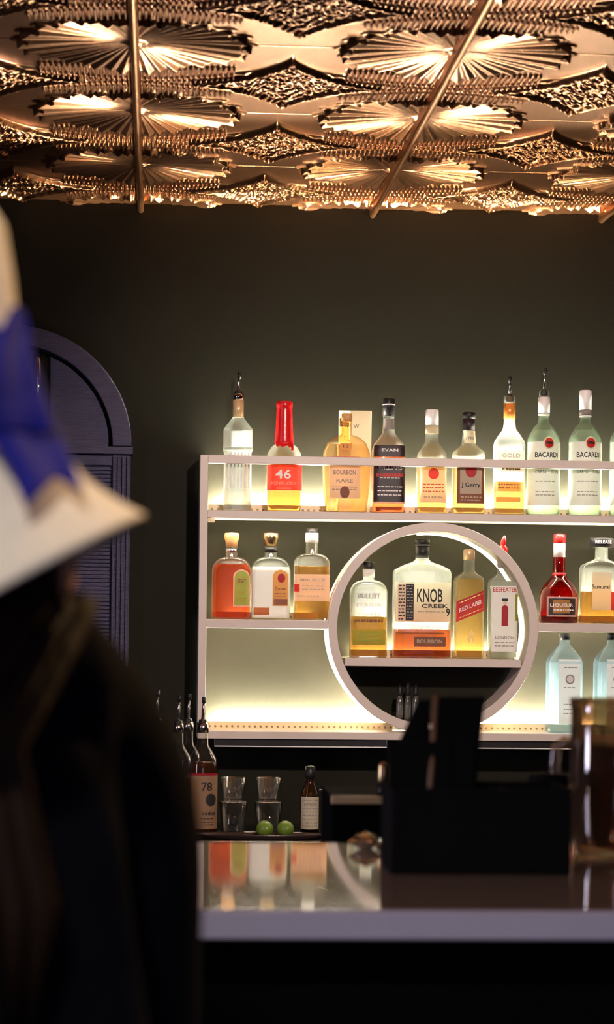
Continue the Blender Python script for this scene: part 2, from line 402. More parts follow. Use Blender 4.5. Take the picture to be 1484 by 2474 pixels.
me.polygons.add(len(quads)); me.polygons.foreach_set('loop_start', np.arange(0, quads.size, 4, dtype='i'))
me.polygons.foreach_set('use_smooth', np.ones(len(quads), dtype=bool))
me.materials.append(M['tin']); me.update(calc_edges=True)
ceil = bpy.data.objects.new('ceiling', me); col.objects.link(ceil); struct(ceil)
NXT, NYT = 6, 5
ceil.location = (X0-2*TX, YR-2*TY, ZC)
for k, (cnt, off) in enumerate(((NXT, (TX, 0, 0)), (NYT, (0, TY, 0)))):
    a = ceil.modifiers.new('repeat', 'ARRAY'); a.count = cnt; a.use_relative_offset = False; a.use_constant_offset = True; a.constant_offset_displace = off
# plain copper sheet over the rest of the room, behind the pressed tiles
bm = bmesh.new(); addbox(bm, -3, 4, -2.6, YR-2*TY-.002, ZC, ZC+.03); addbox(bm, -3, X0-2*TX-.002, YR-2*TY, YW, ZC, ZC+.03); addbox(bm, X0+4*TX+.002, 4, YR-2*TY, YW, ZC, ZC+.03)
addbox(bm, -3, 4, -2.6, YW, ZC+.08, ZC+.14)
struct(bmobj('trim_1', bm, 'tinrib'))
for i, gx in enumerate((-1, 0, 1, 2)):
    x = X0+gx*TX; bm = bmesh.new()
    n = 8; r = .0085; y0, y1 = YR-2*TY, YW-.002
    a_ = [bm.verts.new((x+r*cos(pi+pi*k/n), y0, ZC-.022+r*1.1*sin(pi+pi*k/n)*1.0)) for k in range(n+1)]+[bm.verts.new((x+r, y0, ZC)), bm.verts.new((x-r, y0, ZC))]
    b_ = [bm.verts.new((v.co.x, y1, v.co.z)) for v in a_]
    for k in range(len(a_)): j = (k+1) % len(a_); bm.faces.new((a_[k], a_[j], b_[j], b_[k]))
    bm.faces.new(a_); bm.faces.new(b_)
    struct(bmobj('trim_%d' % (i+2), bm, 'tinrib', smooth=False))

# ------------------------------------------------------------------ arched door on the back wall
YD = 6.30
cdx = P(28, 1085, YD); rO = P(318, 1085, YD).x-cdx.x; rI = P(272, 1085, YD).x-cdx.x; zs = P(300, 1083, YD).z; dxc = cdx.x
bm = bmesh.new()
n = 48
def arcband(bm, ro, ri, y0, y1, cz, cx, a0=0, a1=pi, n=48, sq=1.0):
    rings = []
    for i in range(n+1):
        a = a0+(a1-a0)*i/n; c_, s_ = cos(a), sin(a)*sq
        rings.append([bm.verts.new((cx+r*c_, y, cz+r*s_)) for r, y in ((ri, y0), (ro, y0), (ro, y1), (ri, y1))])
    for i in range(n):
        for k in range(4): j = (k+1) % 4; bm.faces.new((rings[i][k], rings[i][j], rings[i+1][j], rings[i+1][k]))
    if abs(a1-a0) < 2*pi-.01: bm.faces.new(rings[0]); bm.faces.new(rings[-1])
SQ = (P(28, 790, YD).z-zs)/rO
arcband(bm, rO, rI, YD, YW-.001, zs+.006, dxc, sq=SQ)
door = struct(bmobj('door_1', bm, 'door', bevel=.003))
# ledge and fluted pilasters
bm = bmesh.new(); addbox(bm, dxc-rO-.004, dxc+rO+.004, YD-.006, YW-.001, zs-.016, zs+.004); bmobj('ledge', bm, 'door', door, bevel=.002)
for sg in (-1, 1):
    bm = bmesh.new(); xa, xb = (dxc+rI, dxc+rO-.002) if sg > 0 else (dxc-rO+.002, dxc-rI)
    addbox(bm, xa, xb, YD+.012, YW-.001, .0, zs-.018)
    wd = (xb-xa)/4
    for k in range(4): addbox(bm, xa+k*wd+.0015, xa+(k+1)*wd-.0035, YD+.003, YD+.013, .06, zs-.022)
    bmobj('pilaster', bm, 'door', door, bevel=.002)
# upper panel inside the arch, split by a dark slot
bm = bmesh.new()
def archpanel(bm, xa, xb, y0, y1, zb, r, cx, cz, sq):
    m_ = 24; top = []
    for i in range(m_+1):
        x = xa+(xb-xa)*i/m_; top.append((x, cz+sq*sqrt(max(r*r-(x-cx)**2, 0))))
    f0 = [bm.verts.new((x, y0, z)) for x, z in top]; f1 = [bm.verts.new((x, y1, z)) for x, z in top]
    b0 = [bm.verts.new((x, y0, zb)) for x, z in top]; b1 = [bm.verts.new((x, y1, zb)) for x, z in top]
    for i in range(m_):
        bm.faces.new((f0[i], f0[i+1], b0[i+1], b0[i])); bm.faces.new((f1[i], f1[i+1], b1[i+1], b1[i])); bm.faces.new((f0[i], f0[i+1], f1[i+1], f1[i])); bm.faces.new((b0[i], b0[i+1], b1[i+1], b1[i]))
    bm.faces.new((f0[0], f1[0], b1[0], b0[0])); bm.faces.new((f0[-1], f1[-1], b1[-1], b0[-1]))
slot0, slot1 = P(78, 950, YD).x, P(120, 950, YD).x
archpanel(bm, slot1, dxc+rI-.012, YD+.03, YW-.004, zs+.006, rI-.010, dxc, zs+.006, SQ)
bmobj('arch_panel', bm, 'door', door)
bm = bmesh.new(); archpanel(bm, dxc-rI+.012, slot0, YD+.03, YW-.004, zs+.006, rI-.010, dxc, zs+.006, SQ); bmobj('arch_panel', bm, 'door', door)
hd = tube('door_handle', [P(92, 858, YD-.002)+Vector((0, .03, 0)), P(92, 868, YD-.002), P(94, 1000, YD-.002), P(94, 1010, YD-.002)+Vector((0, .03, 0))], .0085, 'chrome', door, label='chrome handle')
# slatted lower leaf
bm = bmesh.new()
zl = .08
while zl < zs-.03:
    v = addbox(bm, dxc-rI+.002, dxc+rI-.002, YD+.028, YD+.036, zl, zl+.0075); zl += .0105
addbox(bm, dxc-rI+.001, dxc+rI-.001, YD+.036, YW-.001, .0, zs-.02)
bmobj('slatted_leaf', bm, 'door', door)
box('rail', dxc-rI, dxc+rI, YD+.018, YD+.03, zs-.045, zs-.018, 'door', door)

# ------------------------------------------------------------------ the lit shelf unit
YS = 6.20
xl = P(481, 1400, YS).x; xl2 = P(500, 1400, YS).x
cc = P(1048, 1518, YS); RO = 257*YS/F; RI = 235*YS/F; xr = 2*cc.x-xl; xr2 = 2*cc.x-xl2
zt1, zt0 = P(700, 1102, YS).z, P(700, 1122, YS).z
zs1, zs0 = P(700, 1235, YS).z, P(700, 1253, YS).z
zm1, zm0 = P(600, 1497, YS).z, P(600, 1518, YS).z
zr1, zr0 = P(1000, 1591, YS).z, P(1000, 1611, YS).z
zb1, zb0 = P(700, 1768, YS).z, P(700, 1786, YS).z
YBK = YW-.001
shelf = empty('wall_shelf', (cc.x, YW, zb0), 'pale wall shelf lit from behind with a round ring in its middle', 'shelf')
so = Vector((cc.x, YW, zb0))
def sbox(name, x0, x1, y0, y1, z0, z1, m='frame', parent=None, bevel=.0012, label=None):
    bm = bmesh.new(); addbox(bm, x0-so.x, x1-so.x, y0-so.y, y1-so.y, z0-so.z, z1-so.z)
    return bmobj(name, bm, m, parent or shelf, bevel=bevel, label=label)
sbox('post', xl, xl2, YS, YBK, zb0, zt1); sbox('post', xr2, xr, YS, YBK, zb0, zt1)
sbox('top_rail', xl2, xr2, YS, YS+.018, zt0, zt1)
sbox('shelf_board', xl2, xr2, YS, YBK, zs0, zs1)
dxr = sqrt(RO**2-(zm1-cc.z)**2)
sbox('shelf_board', xl2, cc.x-dxr, YS+.002, YBK, zm0, zm1); sbox('shelf_board', cc.x+dxr, xr2, YS+.002, YBK, zm0, zm1)
dxi = sqrt(RI**2-(zr0-cc.z)**2)
sbox('shelf_board', cc.x-dxi, cc.x+dxi, YS+.002, YBK, zr0, zr1)
sbox('shelf_board', xl2, xr2, YS, YBK, zb0, zb1)
bm = bmesh.new(); arcband(bm, RO, RI, YS-.001-so.y, YBK-so.y, cc.z-so.z, 0, 0, 2*pi, 128)
bmesh.ops.remove_doubles(bm, verts=bm.verts[:], dist=1e-6)
ring = bmobj('ring', bm, 'frame', shelf, bevel=.0015)
def led(x0, x1, z, parent=shelf, m='led', ch=True, hgt=.021, under=False):
    y = YW-.030
    if ch:
        bm = bmesh.new(); addbox(bm, x0-so.x, x1-so.x, -.006, 0, 0, hgt); c_ = bmobj('light_channel', bm, 'channel', shelf); c_.location = (0, y-.006-so.y, z-so.z)
        bm = bmesh.new(); addbox(bm, x0+.02-so.x, x1-.02-so.x, -.004, .004, 0, .004); l_ = bmobj('led_strip', bm, m, c_, label='glowing strip'); l_.location = (0, .026, .008)
    elif under:
        bm = bmesh.new(); addbox(bm, x0-so.x, x1-so.x, YS+.004-so.y, YS+.008-so.y, z-.004-so.z, z-so.z); bmobj('led_strip', bm, m, shelf, label='glowing strip')
        bm = bmesh.new(); addbox(bm, x0-so.x, x1-so.x, YS+.030-so.y, YS+.036-so.y, z-.0022-so.z, z-so.z); bmobj('led_strip', bm, 'ledunder', shelf, label='hidden glowing strip')
xb_l = cc.x-sqrt(max(RO**2-(cc.z-zb1-.012)**2, 0)); xb_r = cc.x+sqrt(max(RO**2-(cc.z-zb1-.012)**2, 0))
led(xl2+.004, xr2-.004, zs1)
led(xl2+.004, xb_l-.004, zb1); led(xb_r+.004, xr2-.004, zb1)
di = sqrt(RI**2-(zr1-cc.z)**2)
led(cc.x-di+.03, cc.x+di-.03, zr1, m='ledsoft')
led(xl2+.03, cc.x-dxr-.02, zm1, m='ledmid'); led(cc.x+dxr+.02, xr2-.03, zm1, m='ledmid')
led(xl2+.01, xr2-.01, zs0, ch=False, under=True, m=mat('dim_led_strip', (1, .85, .6), emis=1.0))
# light along the inside of the ring, at the wall
bm = bmesh.new(); arcband(bm, RI-.0005, RI-.004, -.036, -.006, cc.z-so.z, 0, radians(-22), radians(97), 60)
bmobj('led_strip', bm, 'ledring', shelf, label='curved glowing strip')
# small brackets under the top board, dark recess with thin metal edge below the bottom board
sbox('bracket', xl2, xl2+.020, YS+.002, YS+.03, zs0-.012, zs0-.0005, 'cream')
for x0, x1 in ((P(518, 1795, YS).x, P(936, 1795, YS).x), (P(1147, 1795, YS).x, xr-.04)):
    z1 = zb0-.0005; z0 = zb0-.022
    p_ = sbox('lower_frame', x0, x1, YS+.002, YS+.006, z0, z0+.0032, 'whitecap')
    sbox('frame_end', x0, x0+.0022, YS+.002, YS+.006, z0+.0032, z1, 'steel', p_, 0); sbox('frame_end', x1-.0022, x1, YS+.002, YS+.006, z0+.0032, z1, 'steel', p_, 0)
    sbox('recess', x0+.003, x1-.003, YS+.008, YBK, z0+.002, z1, 'counter', p_, 0)

# ------------------------------------------------------------------ bottles on the top board
YB = 6.275
G = 'spirit bottles on the top board'
TOPZ = zs1+.0003
def B(*a, **k): return Bottle(*a, **k)
b = B('clear ribbed bottle with amber neck and metal pour spout, leftmost on the top shelf', 573, YB, TOPZ, [(35, 1228), (35, 1185), (34, 1184), (34, 1090), (36, 1086), (36, 1038), (16, 1012), (13, 1006), (13, 956)], 'oct', 'frost', (1100, 'water'), G)
b.body('embossed_band', [(35.6*b.k, b.Z(1092)), (37*b.k, b.Z(1090)), (37*b.k, b.Z(1084)), (35.6*b.k, b.Z(1082))], 'frost')
for k in range(-3, 4): b.label(573+k*8.5-1.6, 573+k*8.5+1.6, 1095, 1180, 'inkwhite', name='embossed_rib', eps=.0006, nx=2)
b.cap([(13.6, 1008), (13.6, 968)], 'tancap', 'neck_label'); b.cap([(13.8, 966), (13.8, 952)], 'chrome', 'neck_ring'); b.pourer(952, 948, 900)
b = B('whisky bottle with dripping red wax neck and red label reading 46', 685, YB, TOPZ, [(40, 1228), (43, 1180), (43, 1118), (40, 1096), (31, 1081), (22, 1074), (20, 1060), (18, 972)], 'square', 'clear', (1122, 'amber'), G)
b.cap([(22.5, 1074), (23.5, 1066), (21, 1040), (19, 990), (19, 984), (20, 982), (20, 974), (18, 970), (4, 969)], 'wax', 'wax_seal')
rnd = random.Random(4)
for k in range(7):
    x = 685-18+k*6; b.label(x-3, x+3, 1068, 1078+rnd.uniform(0, 13), 'wax', name='wax_drip', eps=.0016, nx=4)
b.label(643, 727, 1118, 1187, 'redp'); L = b.last
b.text('46', 681, 1148, 38, 22, 'inkwhite'); b.text('BOURBON WHISKY', 685, 1123, 70, 4.5, 'inkwhite'); b.text('KENTUCKY', 683, 1170, 60, 7, 'pinkp'); b.text('BOURBON', 683, 1182, 34, 4, 'pinkp')
# carton behind the decanter
cb = P(856, 1230, 6.318); ck = 6.318/F
carton = empty('bottle_carton', (cb.x, 6.318, TOPZ), 'upright cream gift carton standing behind the round amber decanter', 'box')
zc_ = P(856, 993, 6.318).z-TOPZ
box('box_body', -39*ck, 39*ck, -.012, .012, 0, zc_, 'cream', carton, .001)
bx = box('printed_strip', -39*ck, -13*ck, -.0128, -.0122, zc_*.4, zc_-.001, 'inkgold', carton)
bm = bmesh.new(); rnd = random.Random(2)
for i in range(46):
    x = rnd.uniform(-38, -15)*ck; z = rnd.uniform(.42, .985)*zc_; s_ = rnd.uniform(.0012, .0028); addbox(bm, x, x+s_, -.0135, -.0129, z, z+s_)
bmobj('print_speckle', bm, 'brownp', bx)
vs_, fs_ = text_mesh('W'); mesh('monogram', [(u*14*ck+2*ck, -.0131, zc_-.055+v*10*ck+.012) for u, v in vs_], fs_, 'inkgrey', carton)
b = B('round flat amber decanter bottle with a pale label and dark seal', 836, YB-.022, TOPZ, [(50, 1228), (56, 1180), (58, 1120), (56, 1092), (47, 1070), (32, 1057), (14, 1051), (12, 1046), (12, 1004)], 'disc', 'peach', (1075, 'peachl'), G)
b.cap([(13, 1018), (13, 1000), (4, 999)], 'cork'); b.label(794, 868, 1122, 1206, 'pinkp'); b.text('BOURBON', 830, 1143, 54, 11, 'inkgrey'); b.text('RARE', 830, 1163, 40, 9, 'inkgrey'); b.lines(800, 860, (1178, 1184), 'inkgrey', 2, seed=3)
b.label(819, 842, 1176, 1206, 'brownp', 'disc', .0013, 'seal')
b.label(818, 846, 1072, 1088, 'orangep', name='emblem'); b.text('12', 832, 1080, 14, 8, 'brownp')
b.label(795, 867, 1105, 1112, 'crimson', name='neck_band')
b = B('dark whisky bottle with black screw cap and black label, right of the cream carton', 937, YB, TOPZ, [(39, 1228), (39, 1090), (36, 1075), (24, 1058), (16, 1048), (14, 1030), (13, 968)], 'square', 'clear', (1092, 'deep'), G)
b.cap([(15, 1006), (15, 966), (13, 963), (4, 962)], 'black'); b.cap([(15.4, 979), (15.4, 976)], 'whitecap', 'cap_band'); b.label(925, 950, 1012, 1038, 'inkgrey', name='neck_label')
b.label(899, 975, 1078, 1106, 'blackpaper', name='shoulder_label'); b.text('EVAN', 937, 1090, 40, 8, 'inkwhite')
b.label(899, 975, 1112, 1214, 'blackpaper'); b.text('WILLIAMS', 938, 1132, 58, 10, 'inkwhite'); b.lines(905, 970, (1150,), 'inkred', 8, seed=9); b.lines(914, 962, (1157,), 'inkwhite', 1.5, .0016, seed=10); b.lines(908, 968, (1178, 1188, 1198), 'inkwhite', 2.5, seed=11)
b.label(899, 975, 1214, 1218, 'cream', name='label_edge')
b = B('bourbon bottle with plain white cap and pale pink label with red rosette', 1042, YB, TOPZ, [(35, 1228), (35, 1108), (33, 1096), (22, 1078), (17, 1070), (15, 1040), (14, 994)], 'square', 'clear', (1110, 'gold'), G)
b.cap([(16, 1028), (16, 992), (14, 990), (4, 989)], 'whitecap'); b.cap([(16.4, 1048), (16.2, 1029)], 'cream', 'neck_label')
b.label(1011, 1074, 1116, 1216, 'pinkp'); b.text('JIM BEAM', 1042, 1125, 52, 10, 'ink'); b.label(1030, 1056, 1133, 1160, 'redp', 'disc', .0013, 'seal'); b.lines(1018, 1068, (1172, 1180, 1189), 'inkred', 2, seed=5); b.text('BOURBON', 1042, 1203, 44, 6, 'inkgrey')
b = B('squat bottle with black cap and cream label edged in dark brown', 1131, YB, TOPZ, [(38, 1228), (38, 1100), (36, 1092), (22, 1080), (17, 1074), (15, 1050), (14, 1000)], 'square', 'clear', (1112, 'gold'), G)
b.cap([(15, 1040), (15, 1012)], 'blackpaper', 'neck_wrap'); b.cap([(16, 1012), (16, 998), (13, 996), (4, 995)], 'black'); b.label(1118, 1147, 1042, 1072, 'cream', name='neck_label'); b.text('1795', 1132, 1060, 18, 7, 'inkgrey')
b.label(1099, 1165, 1118, 1218, 'brownp'); b.label(1106, 1158, 1130, 1195, 'cream', eps=.001, name='label_panel'); b.text('J Gerry', 1132, 1175, 46, 15, 'ink'); b.label(1119, 1146, 1124, 1156, 'redp', 'disc', .0015, 'seal'); b.lines(1108, 1158, (1203, 1210), 'cream', 3, .0013, seed=6)
b = B('clear bottle with orange neck foil and pour spout on the top shelf', 1229, YB, TOPZ, [(36, 1228), (36, 1075), (34, 1066), (22, 1046), (16, 1038), (14, 1020), (14, 960)], 'square', 'clear', (1165, 'gold'), G)
b.cap([(14.5, 1012), (14.5, 975)], 'foil', 'neck_foil'); b.cap([(14.4, 973), (14.4, 958)], 'clear', 'mouth'); b.pourer(966, 954, 910, dx=0)
b.label(1197, 1262, 1092, 1140, 'pinkp'); b.text('GOLD', 1229, 1103, 44, 10, 'inkgrey'); b.text('Mixta', 1229, 1130, 44, 14, 'ink')
b.label(1194, 1252, 1166, 1189, 'orangep', name='lower_band'); b.lines(1198, 1250, (1173, 1181), 'brownp', 3, seed=8)
b.label(1194, 1252, 1203, 1214, 'orangep', name='lower_band')
def rum(cx, lab, spout):
    b = B(lab, cx, YB, TOPZ, [(40, 1228), (40, 1070), (38, 1058), (24, 1032), (15, 1024), (13, 1016), (13, 962)], 'round', 'green', (1040, 'greenish'), G)
    b.label(cx-40, cx+40, 1070, 1222, 'white'); b.text('BACARDI', cx+2, 1101, 56, 13, 'ink'); b.text('CARTA', cx-12, 1142, 26, 9, 'inkgrey'); b.text('RON', cx+22, 1142, 18, 9, 'inkgrey'); b.lines(cx-24, cx+26, (1165, 1190, 1198), 'inkgrey', 2, seed=int(cx))
    b.label(cx-7, cx+21, 1057, 1088, 'cream', 'disc', .0014, 'emblem'); b.label(cx-4, cx+18, 1060, 1085, 'redp', 'disc', .0019, 'emblem_disc')
    # dark spread-winged mark in the disc
    L_ = b.last; k = b.k
    pts = [(-9, 3), (-5, 1), (-2, 4), (0, 1), (2, 4), (5, 1), (9, 3), (6, -4), (2, -2), (0, -6), (-2, -2), (-6, -4)]
    vs = []
    for x, z in pts:
        X = (7+x)*k; Zz = b.Z(1072)+z*k; vs.append((X, b.front(X, Zz, .0026), Zz))
    mesh('winged_mark', vs, [tuple(range(len(pts)-1, -1, -1))], 'ink', L_)
    b.cap([(15, 998 if spout else 990), (15, 960 if spout else 946), (13, 958 if spout else 943), (4, 957 if spout else 942)] if not spout else [(14.5, 998), (14.5, 960)], 'whitecap', 'cap' if not spout else 'neck_wrap')
    b.cap([(14, 1004), (14.6, 1002), (14, 1000)] if spout else [(14.6, 1008), (15, 1006), (14.6, 1004)], 'whitecap', 'neck_ring')
    if not spout: b.cap([(14.2, 1002), (14.2, 991)], 'inkgrey', 'cap_skirt')
    if spout:
        b.cap([(12, 959), (12.5, 945), (11, 944)], 'clear', 'mouth'); b.pourer(952, 942, 890)
    return b
rum(1312, 'white labelled rum bottle fitted with a pour spout', True)
rum(1412, 'white labelled rum bottle with plain white screw cap', False)
rum(1512, 'white labelled bottle cut off by the right edge of the photo', False)

# ------------------------------------------------------------------ middle boards
G2 = 'spirit bottles on the middle boards'; MZ = zm1+.0003
def dome(hw, yb, ys, yt, nk, top):
    pr = [(hw, yb), (hw, ys)]
    for i in range(1, 8):
        a = i/8*pi/2; pr.append((nk+(hw-nk)*cos(a), ys-(ys-yt)*sin(a)))
    return pr+[(nk, yt-1), (nk, top)]
b = B('rounded bottle of red liqueur with wooden stopper and green arched label', 558, YB, MZ, dome(47, 1489, 1382, 1346, 14, 1318), 'flat', 'clear', (1362, 'red'), G2)
b.cap([(14, 1322), (15, 1308), (18, 1300), (18, 1290), (16, 1288), (4, 1287)], 'cork', 'stopper'); b.cap([(14.6, 1334), (14.6, 1326)], 'steel', 'neck_ring')
b.label(562, 602, 1375, 1466, 'cream', 'arch'); b.label(565, 600, 1379, 1461, 'greenp', 'arch', .0012, 'label_panel'); b.lines(572, 592, (1400, 1406), 'brownp', 3, .0016, seed=2); b.text('PINE', 582, 1432, 18, 7, 'olivep'); b.lines(569, 596, (1446, 1452), 'olivep', 2, .0016, seed=3)
b = B('rounded clear bottle with pale stopper and amber arched label', 653, YB, MZ, dome(48, 1489, 1385, 1346, 15, 1318), 'flat', 'clear', (1370, 'milky'), G2)
b.cap([(15, 1320), (17, 1304), (19, 1300), (19, 1290), (17, 1288), (4, 1287)], 'brass', 'stopper'); b.cap([(15.6, 1334), (15.6, 1323)], 'black', 'neck_band')
b.label(657, 695, 1376, 1464, 'orangep', 'arch'); b.label(669, 687, 1386, 1408, 'crimson', 'disc', .0013, 'emblem'); b.text('Crown', 676, 1422, 28, 8, 'brownp', .0013); b.lines(662, 690, (1434, 1440), 'brownp', 2, .0013, seed=4); b.label(660, 693, 1447, 1461, 'brownp', eps=.0013, name='label_foot')
b.label(612, 650, 1468, 1486, 'deep', name='sediment_band')
b = B('amber bottle with small black cap and wide pale pink label', 752, YB, MZ, dome(43, 1489, 1362, 1338, 15, 1290), 'flat', 'clear', (1368, 'amber'), G2)
b.cap([(12, 1290), (13, 1287), (13, 1277), (4, 1276)], 'black'); b.cap([(15.6, 1310), (15.6, 1288)], 'inkwhite', 'neck_label')
b.label(709, 795, 1388, 1452, 'pinkp'); b.text('SMALL BATCH', 752, 1401, 60, 6, 'inkgrey'); b.lines(728, 782, (1416, 1424), 'inkgrey', 2, seed=5); b.label(709, 722, 1412, 1430, 'redp', eps=.0012, name='corner_mark'); b.lines(716, 770, (1440,), 'inkgrey', 2.5, seed=6)
b = B('bulbous dark red liqueur bottle with red cap and framed label', 1350, YB, MZ, [(46, 1503), (47, 1480), (47, 1445), (44, 1428), (36, 1412), (22, 1397), (15, 1386), (14, 1345), (13, 1315)], 'round', 'redglass', (1420, 'deep'), G2)
b.cap([(14.5, 1346), (14.5, 1313)], 'white', 'neck_label'); b.text('GM', 1350, 1325, 14, 8, 'inkgrey') if False else None
b.cap([(14.5, 1313), (14.5, 1293), (12, 1290), (4, 1289)], 'redcap'); b.cap([(16, 1392), (17, 1388), (16, 1384)], 'redcap', 'wax_seal')
b.label(1315, 1389, 1442, 1490, 'pinkp'); b.label(1319, 1385, 1446, 1486, 'blackpaper', eps=.0011, name='label_panel'); b.label(1328, 1370, 1450, 1482, 'orangep', eps=.0015, name='label_centre'); b.text('LIQUEUR', 1350, 1463, 56, 9, 'inkwhite', .0021); b.lines(1330, 1380, (1474,), 'inkwhite', 3, .0021, seed=7)
b = B('square decanter with wide flat black stopper and peach label', 1452, YB, MZ, [(52, 1503), (52, 1375), (48, 1366), (22, 1354), (16, 1350), (15, 1322)], 'flat', 'clear', (1430, 'amber'), G2)
b.cap([(30, 1323), (30, 1302), (28, 1300), (4, 1299)], 'black', 'stopper'); b.label(1425, 1472, 1383, 1474, 'cream'); b.text('Samurai', 1446, 1418, 44, 10, 'ink'); b.label(1472, 1484, 1430, 1474, 'crimson', name='side_label')
b.last = b.root.children[0]
# white lettering on the flat stopper
vs_, fs_ = text_mesh('RELEASE'); cap_ = [c for c in b.root.children if c.name.startswith('stopper')][0]
mesh('lettering', [(u*40*b.k, -sqrt(max((30.6*b.k)**2-(u*40*b.k)**2, 0)), b.Z(1310)+v*8*b.k) for u, v in vs_], fs_, 'inkwhite', cap_)

# ------------------------------------------------------------------ inside the ring
G3 = 'spirit bottles inside the ring'; RZ = zr1+.0003
b = B('half full bourbon bottle with black cap and olive label, leftmost inside the ring', 889, YB, RZ, dome(45, 1583, 1432, 1402, 14, 1372), 'flat', 'frost', (1490, 'amber'), G3)
b.cap([(14, 1374), (14.5, 1371), (14.5, 1360), (12, 1357), (4, 1356)], 'black'); b.cap([(14.8, 1394), (14.8, 1376)], 'whitecap', 'neck_label')
b.label(850, 929, 1520, 1558, 'olivep'); b.lines(858, 922, (1529, 1538, 1547), 'greenp', 4, seed=1); b.text('BULLEIT', 889, 1440, 54, 12, 'inkgrey', .001); b.text('FRONTIER', 889, 1462, 60, 8, 'inkwhite', .001); b.text('WHISKEY', 889, 1484, 56, 6, 'inkwhite', .001); b.lines(856, 922, (1500,), 'brownp', 7, .001, seed=3)
b = B('large rectangular bourbon bottle whose cream label reads KNOB CREEK', 1018, YB-.004, RZ, [(70, 1583), (70, 1385), (66, 1376), (46, 1366), (24, 1358), (17, 1352), (16, 1306)], 'flat', 'clear', (1520, 'deep'), G3)
b.cap([(17, 1349), (17, 1318)], 'black', 'wax_neck'); b.cap([(18, 1316), (18, 1305), (15, 1302), (4, 1301)], 'black'); b.cap([(18.2, 1318.5), (18.2, 1316)], 'inkgrey', 'cap_band')
b.label(950, 1085, 1408, 1502, 'cream'); b.text('KNOB', 1033, 1439, 62, 33, 'ink'); b.text('CREEK', 1046, 1464, 64, 10, 'ink'); b.lines(1004, 1072, (1478,), 'inkgrey', 1.5, seed=4); b.text('9', 1078, 1479, 9, 20, 'ink')
b.label(956, 995, 1411, 1500, 'pinkp', eps=.0011, name='side_panel'); b.label(975, 994, 1411, 1500, 'ink', eps=.0015, name='side_strip'); b.lines(958, 973, range(1416, 1498, 8), 'ink', 3, .0016, seed=5); b.lines(978, 992, range(1416, 1498, 7), 'cream', 2, .002, seed=6)
b.label(950, 1086, 1503, 1526, 'frost', name='embossed_band'); b.text('KENTUCKY STRAIGHT', 1018, 1514, 100, 8, 'inkwhite', .001)
b.label(996, 1073, 1538, 1561, 'brownp', name='lower_label'); b.text('BOURBON', 1034, 1549, 62, 9, 'cream'); b.label(952, 1070, 1528, 1531, 'brownp', name='label_edge')
b = B('slim square whisky bottle with slanted red label', 1131, YB, RZ, [(35, 1583), (35, 1405), (33, 1396), (20, 1386), (14, 1380), (13, 1352), (13, 1330)], 'square', 'clear', (1398, 'gold'), G3)
b.cap([(14, 1352), (14, 1330), (12, 1328), (4, 1327)], 'tancap')
SL = .42
b.label(1097, 1166, 1440, 1489, 'crimson', slant=SL, eps=.0012); b.text('RED LABEL', 1132, 1464, 56, 10, 'inkwhite', .002, SL); b.lines(1102, 1162, (1446, 1482), 'inkgold', 2, .0018, SL, 3)
b.last = b.root.children[0]
pts = [(-3, -14), (0, -2), (4, -14), (8, -14), (4, 0), (6, 8), (4, 12), (1, 16), (-2, 12), (-4, 4), (-10, -6), (-8, -10), (-3, -2), (-8, -14)]
vs = [((2+x)*b.k, b.front((2+x)*b.k, b.Z(1538)+z*b.k, .0014), b.Z(1538)+z*b.k) for x, z in pts]
mesh('emblem', vs, [tuple(range(len(pts)-1, -1, -1))], 'inkgold', b.root)
b = B('clear square gin bottle with white label, rightmost inside the ring', 1213, YB, RZ, [(34, 1583), (34, 1410), (32, 1402), (20, 1392), (14, 1386), (13, 1360), (13, 1344)], 'square', 'clear', (1404, 'water'), G3)
b.cap([(14, 1372), (14, 1352)], 'white', 'neck_label'); b.cap([(13.6, 1352), (13.6, 1342), (4, 1341)], 'redcap')
b.label(1181, 1246, 1416, 1574, 'white'); b.text('BEEFEATER', 1214, 1425, 58, 11, 'inkred'); b.text('LONDON', 1214, 1540, 46, 7, 'inkgrey'); b.lines(1190, 1238, (1552, 1560), 'inkgrey', 2, seed=2)
b.label(1206, 1222, 1462, 1512, 'crimson', 'arch', .0012, 'robe_mark'); b.label(1209, 1219, 1452, 1462, 'pinkp', 'disc', .0014, 'face_mark'); b.label(1207, 1221, 1446, 1453, 'ink', eps=.0016, name='hat_mark', nx=6)
b.label(1239, 1246, 1436, 1500, 'olivep', name='side_strip', eps=.0012)
# red pourer perched on the ring
tp = P(1216, 1322, YS+.03); rz = cc.z+sqrt(RO**2-(tp.x-cc.x)**2)
rp = empty('bottle_pourer', (tp.x, tp.y, rz-.001), 'small red bottle pourer resting on the outside of the ring', 'pourer'); k = YS/F
lathe('stopper', [(11*k, -.004), (12*k, 6*k), (8*k, 13*k), (5*k, 17*k), (4*k, 19*k)], 'redcap', rp, 16)
tube('spout', [(0, 0, 16*k), (1*k, 0, 26*k), (4*k, 0, 38*k)], [7*k, 6.5*k, 3*k], 'redcap', rp)

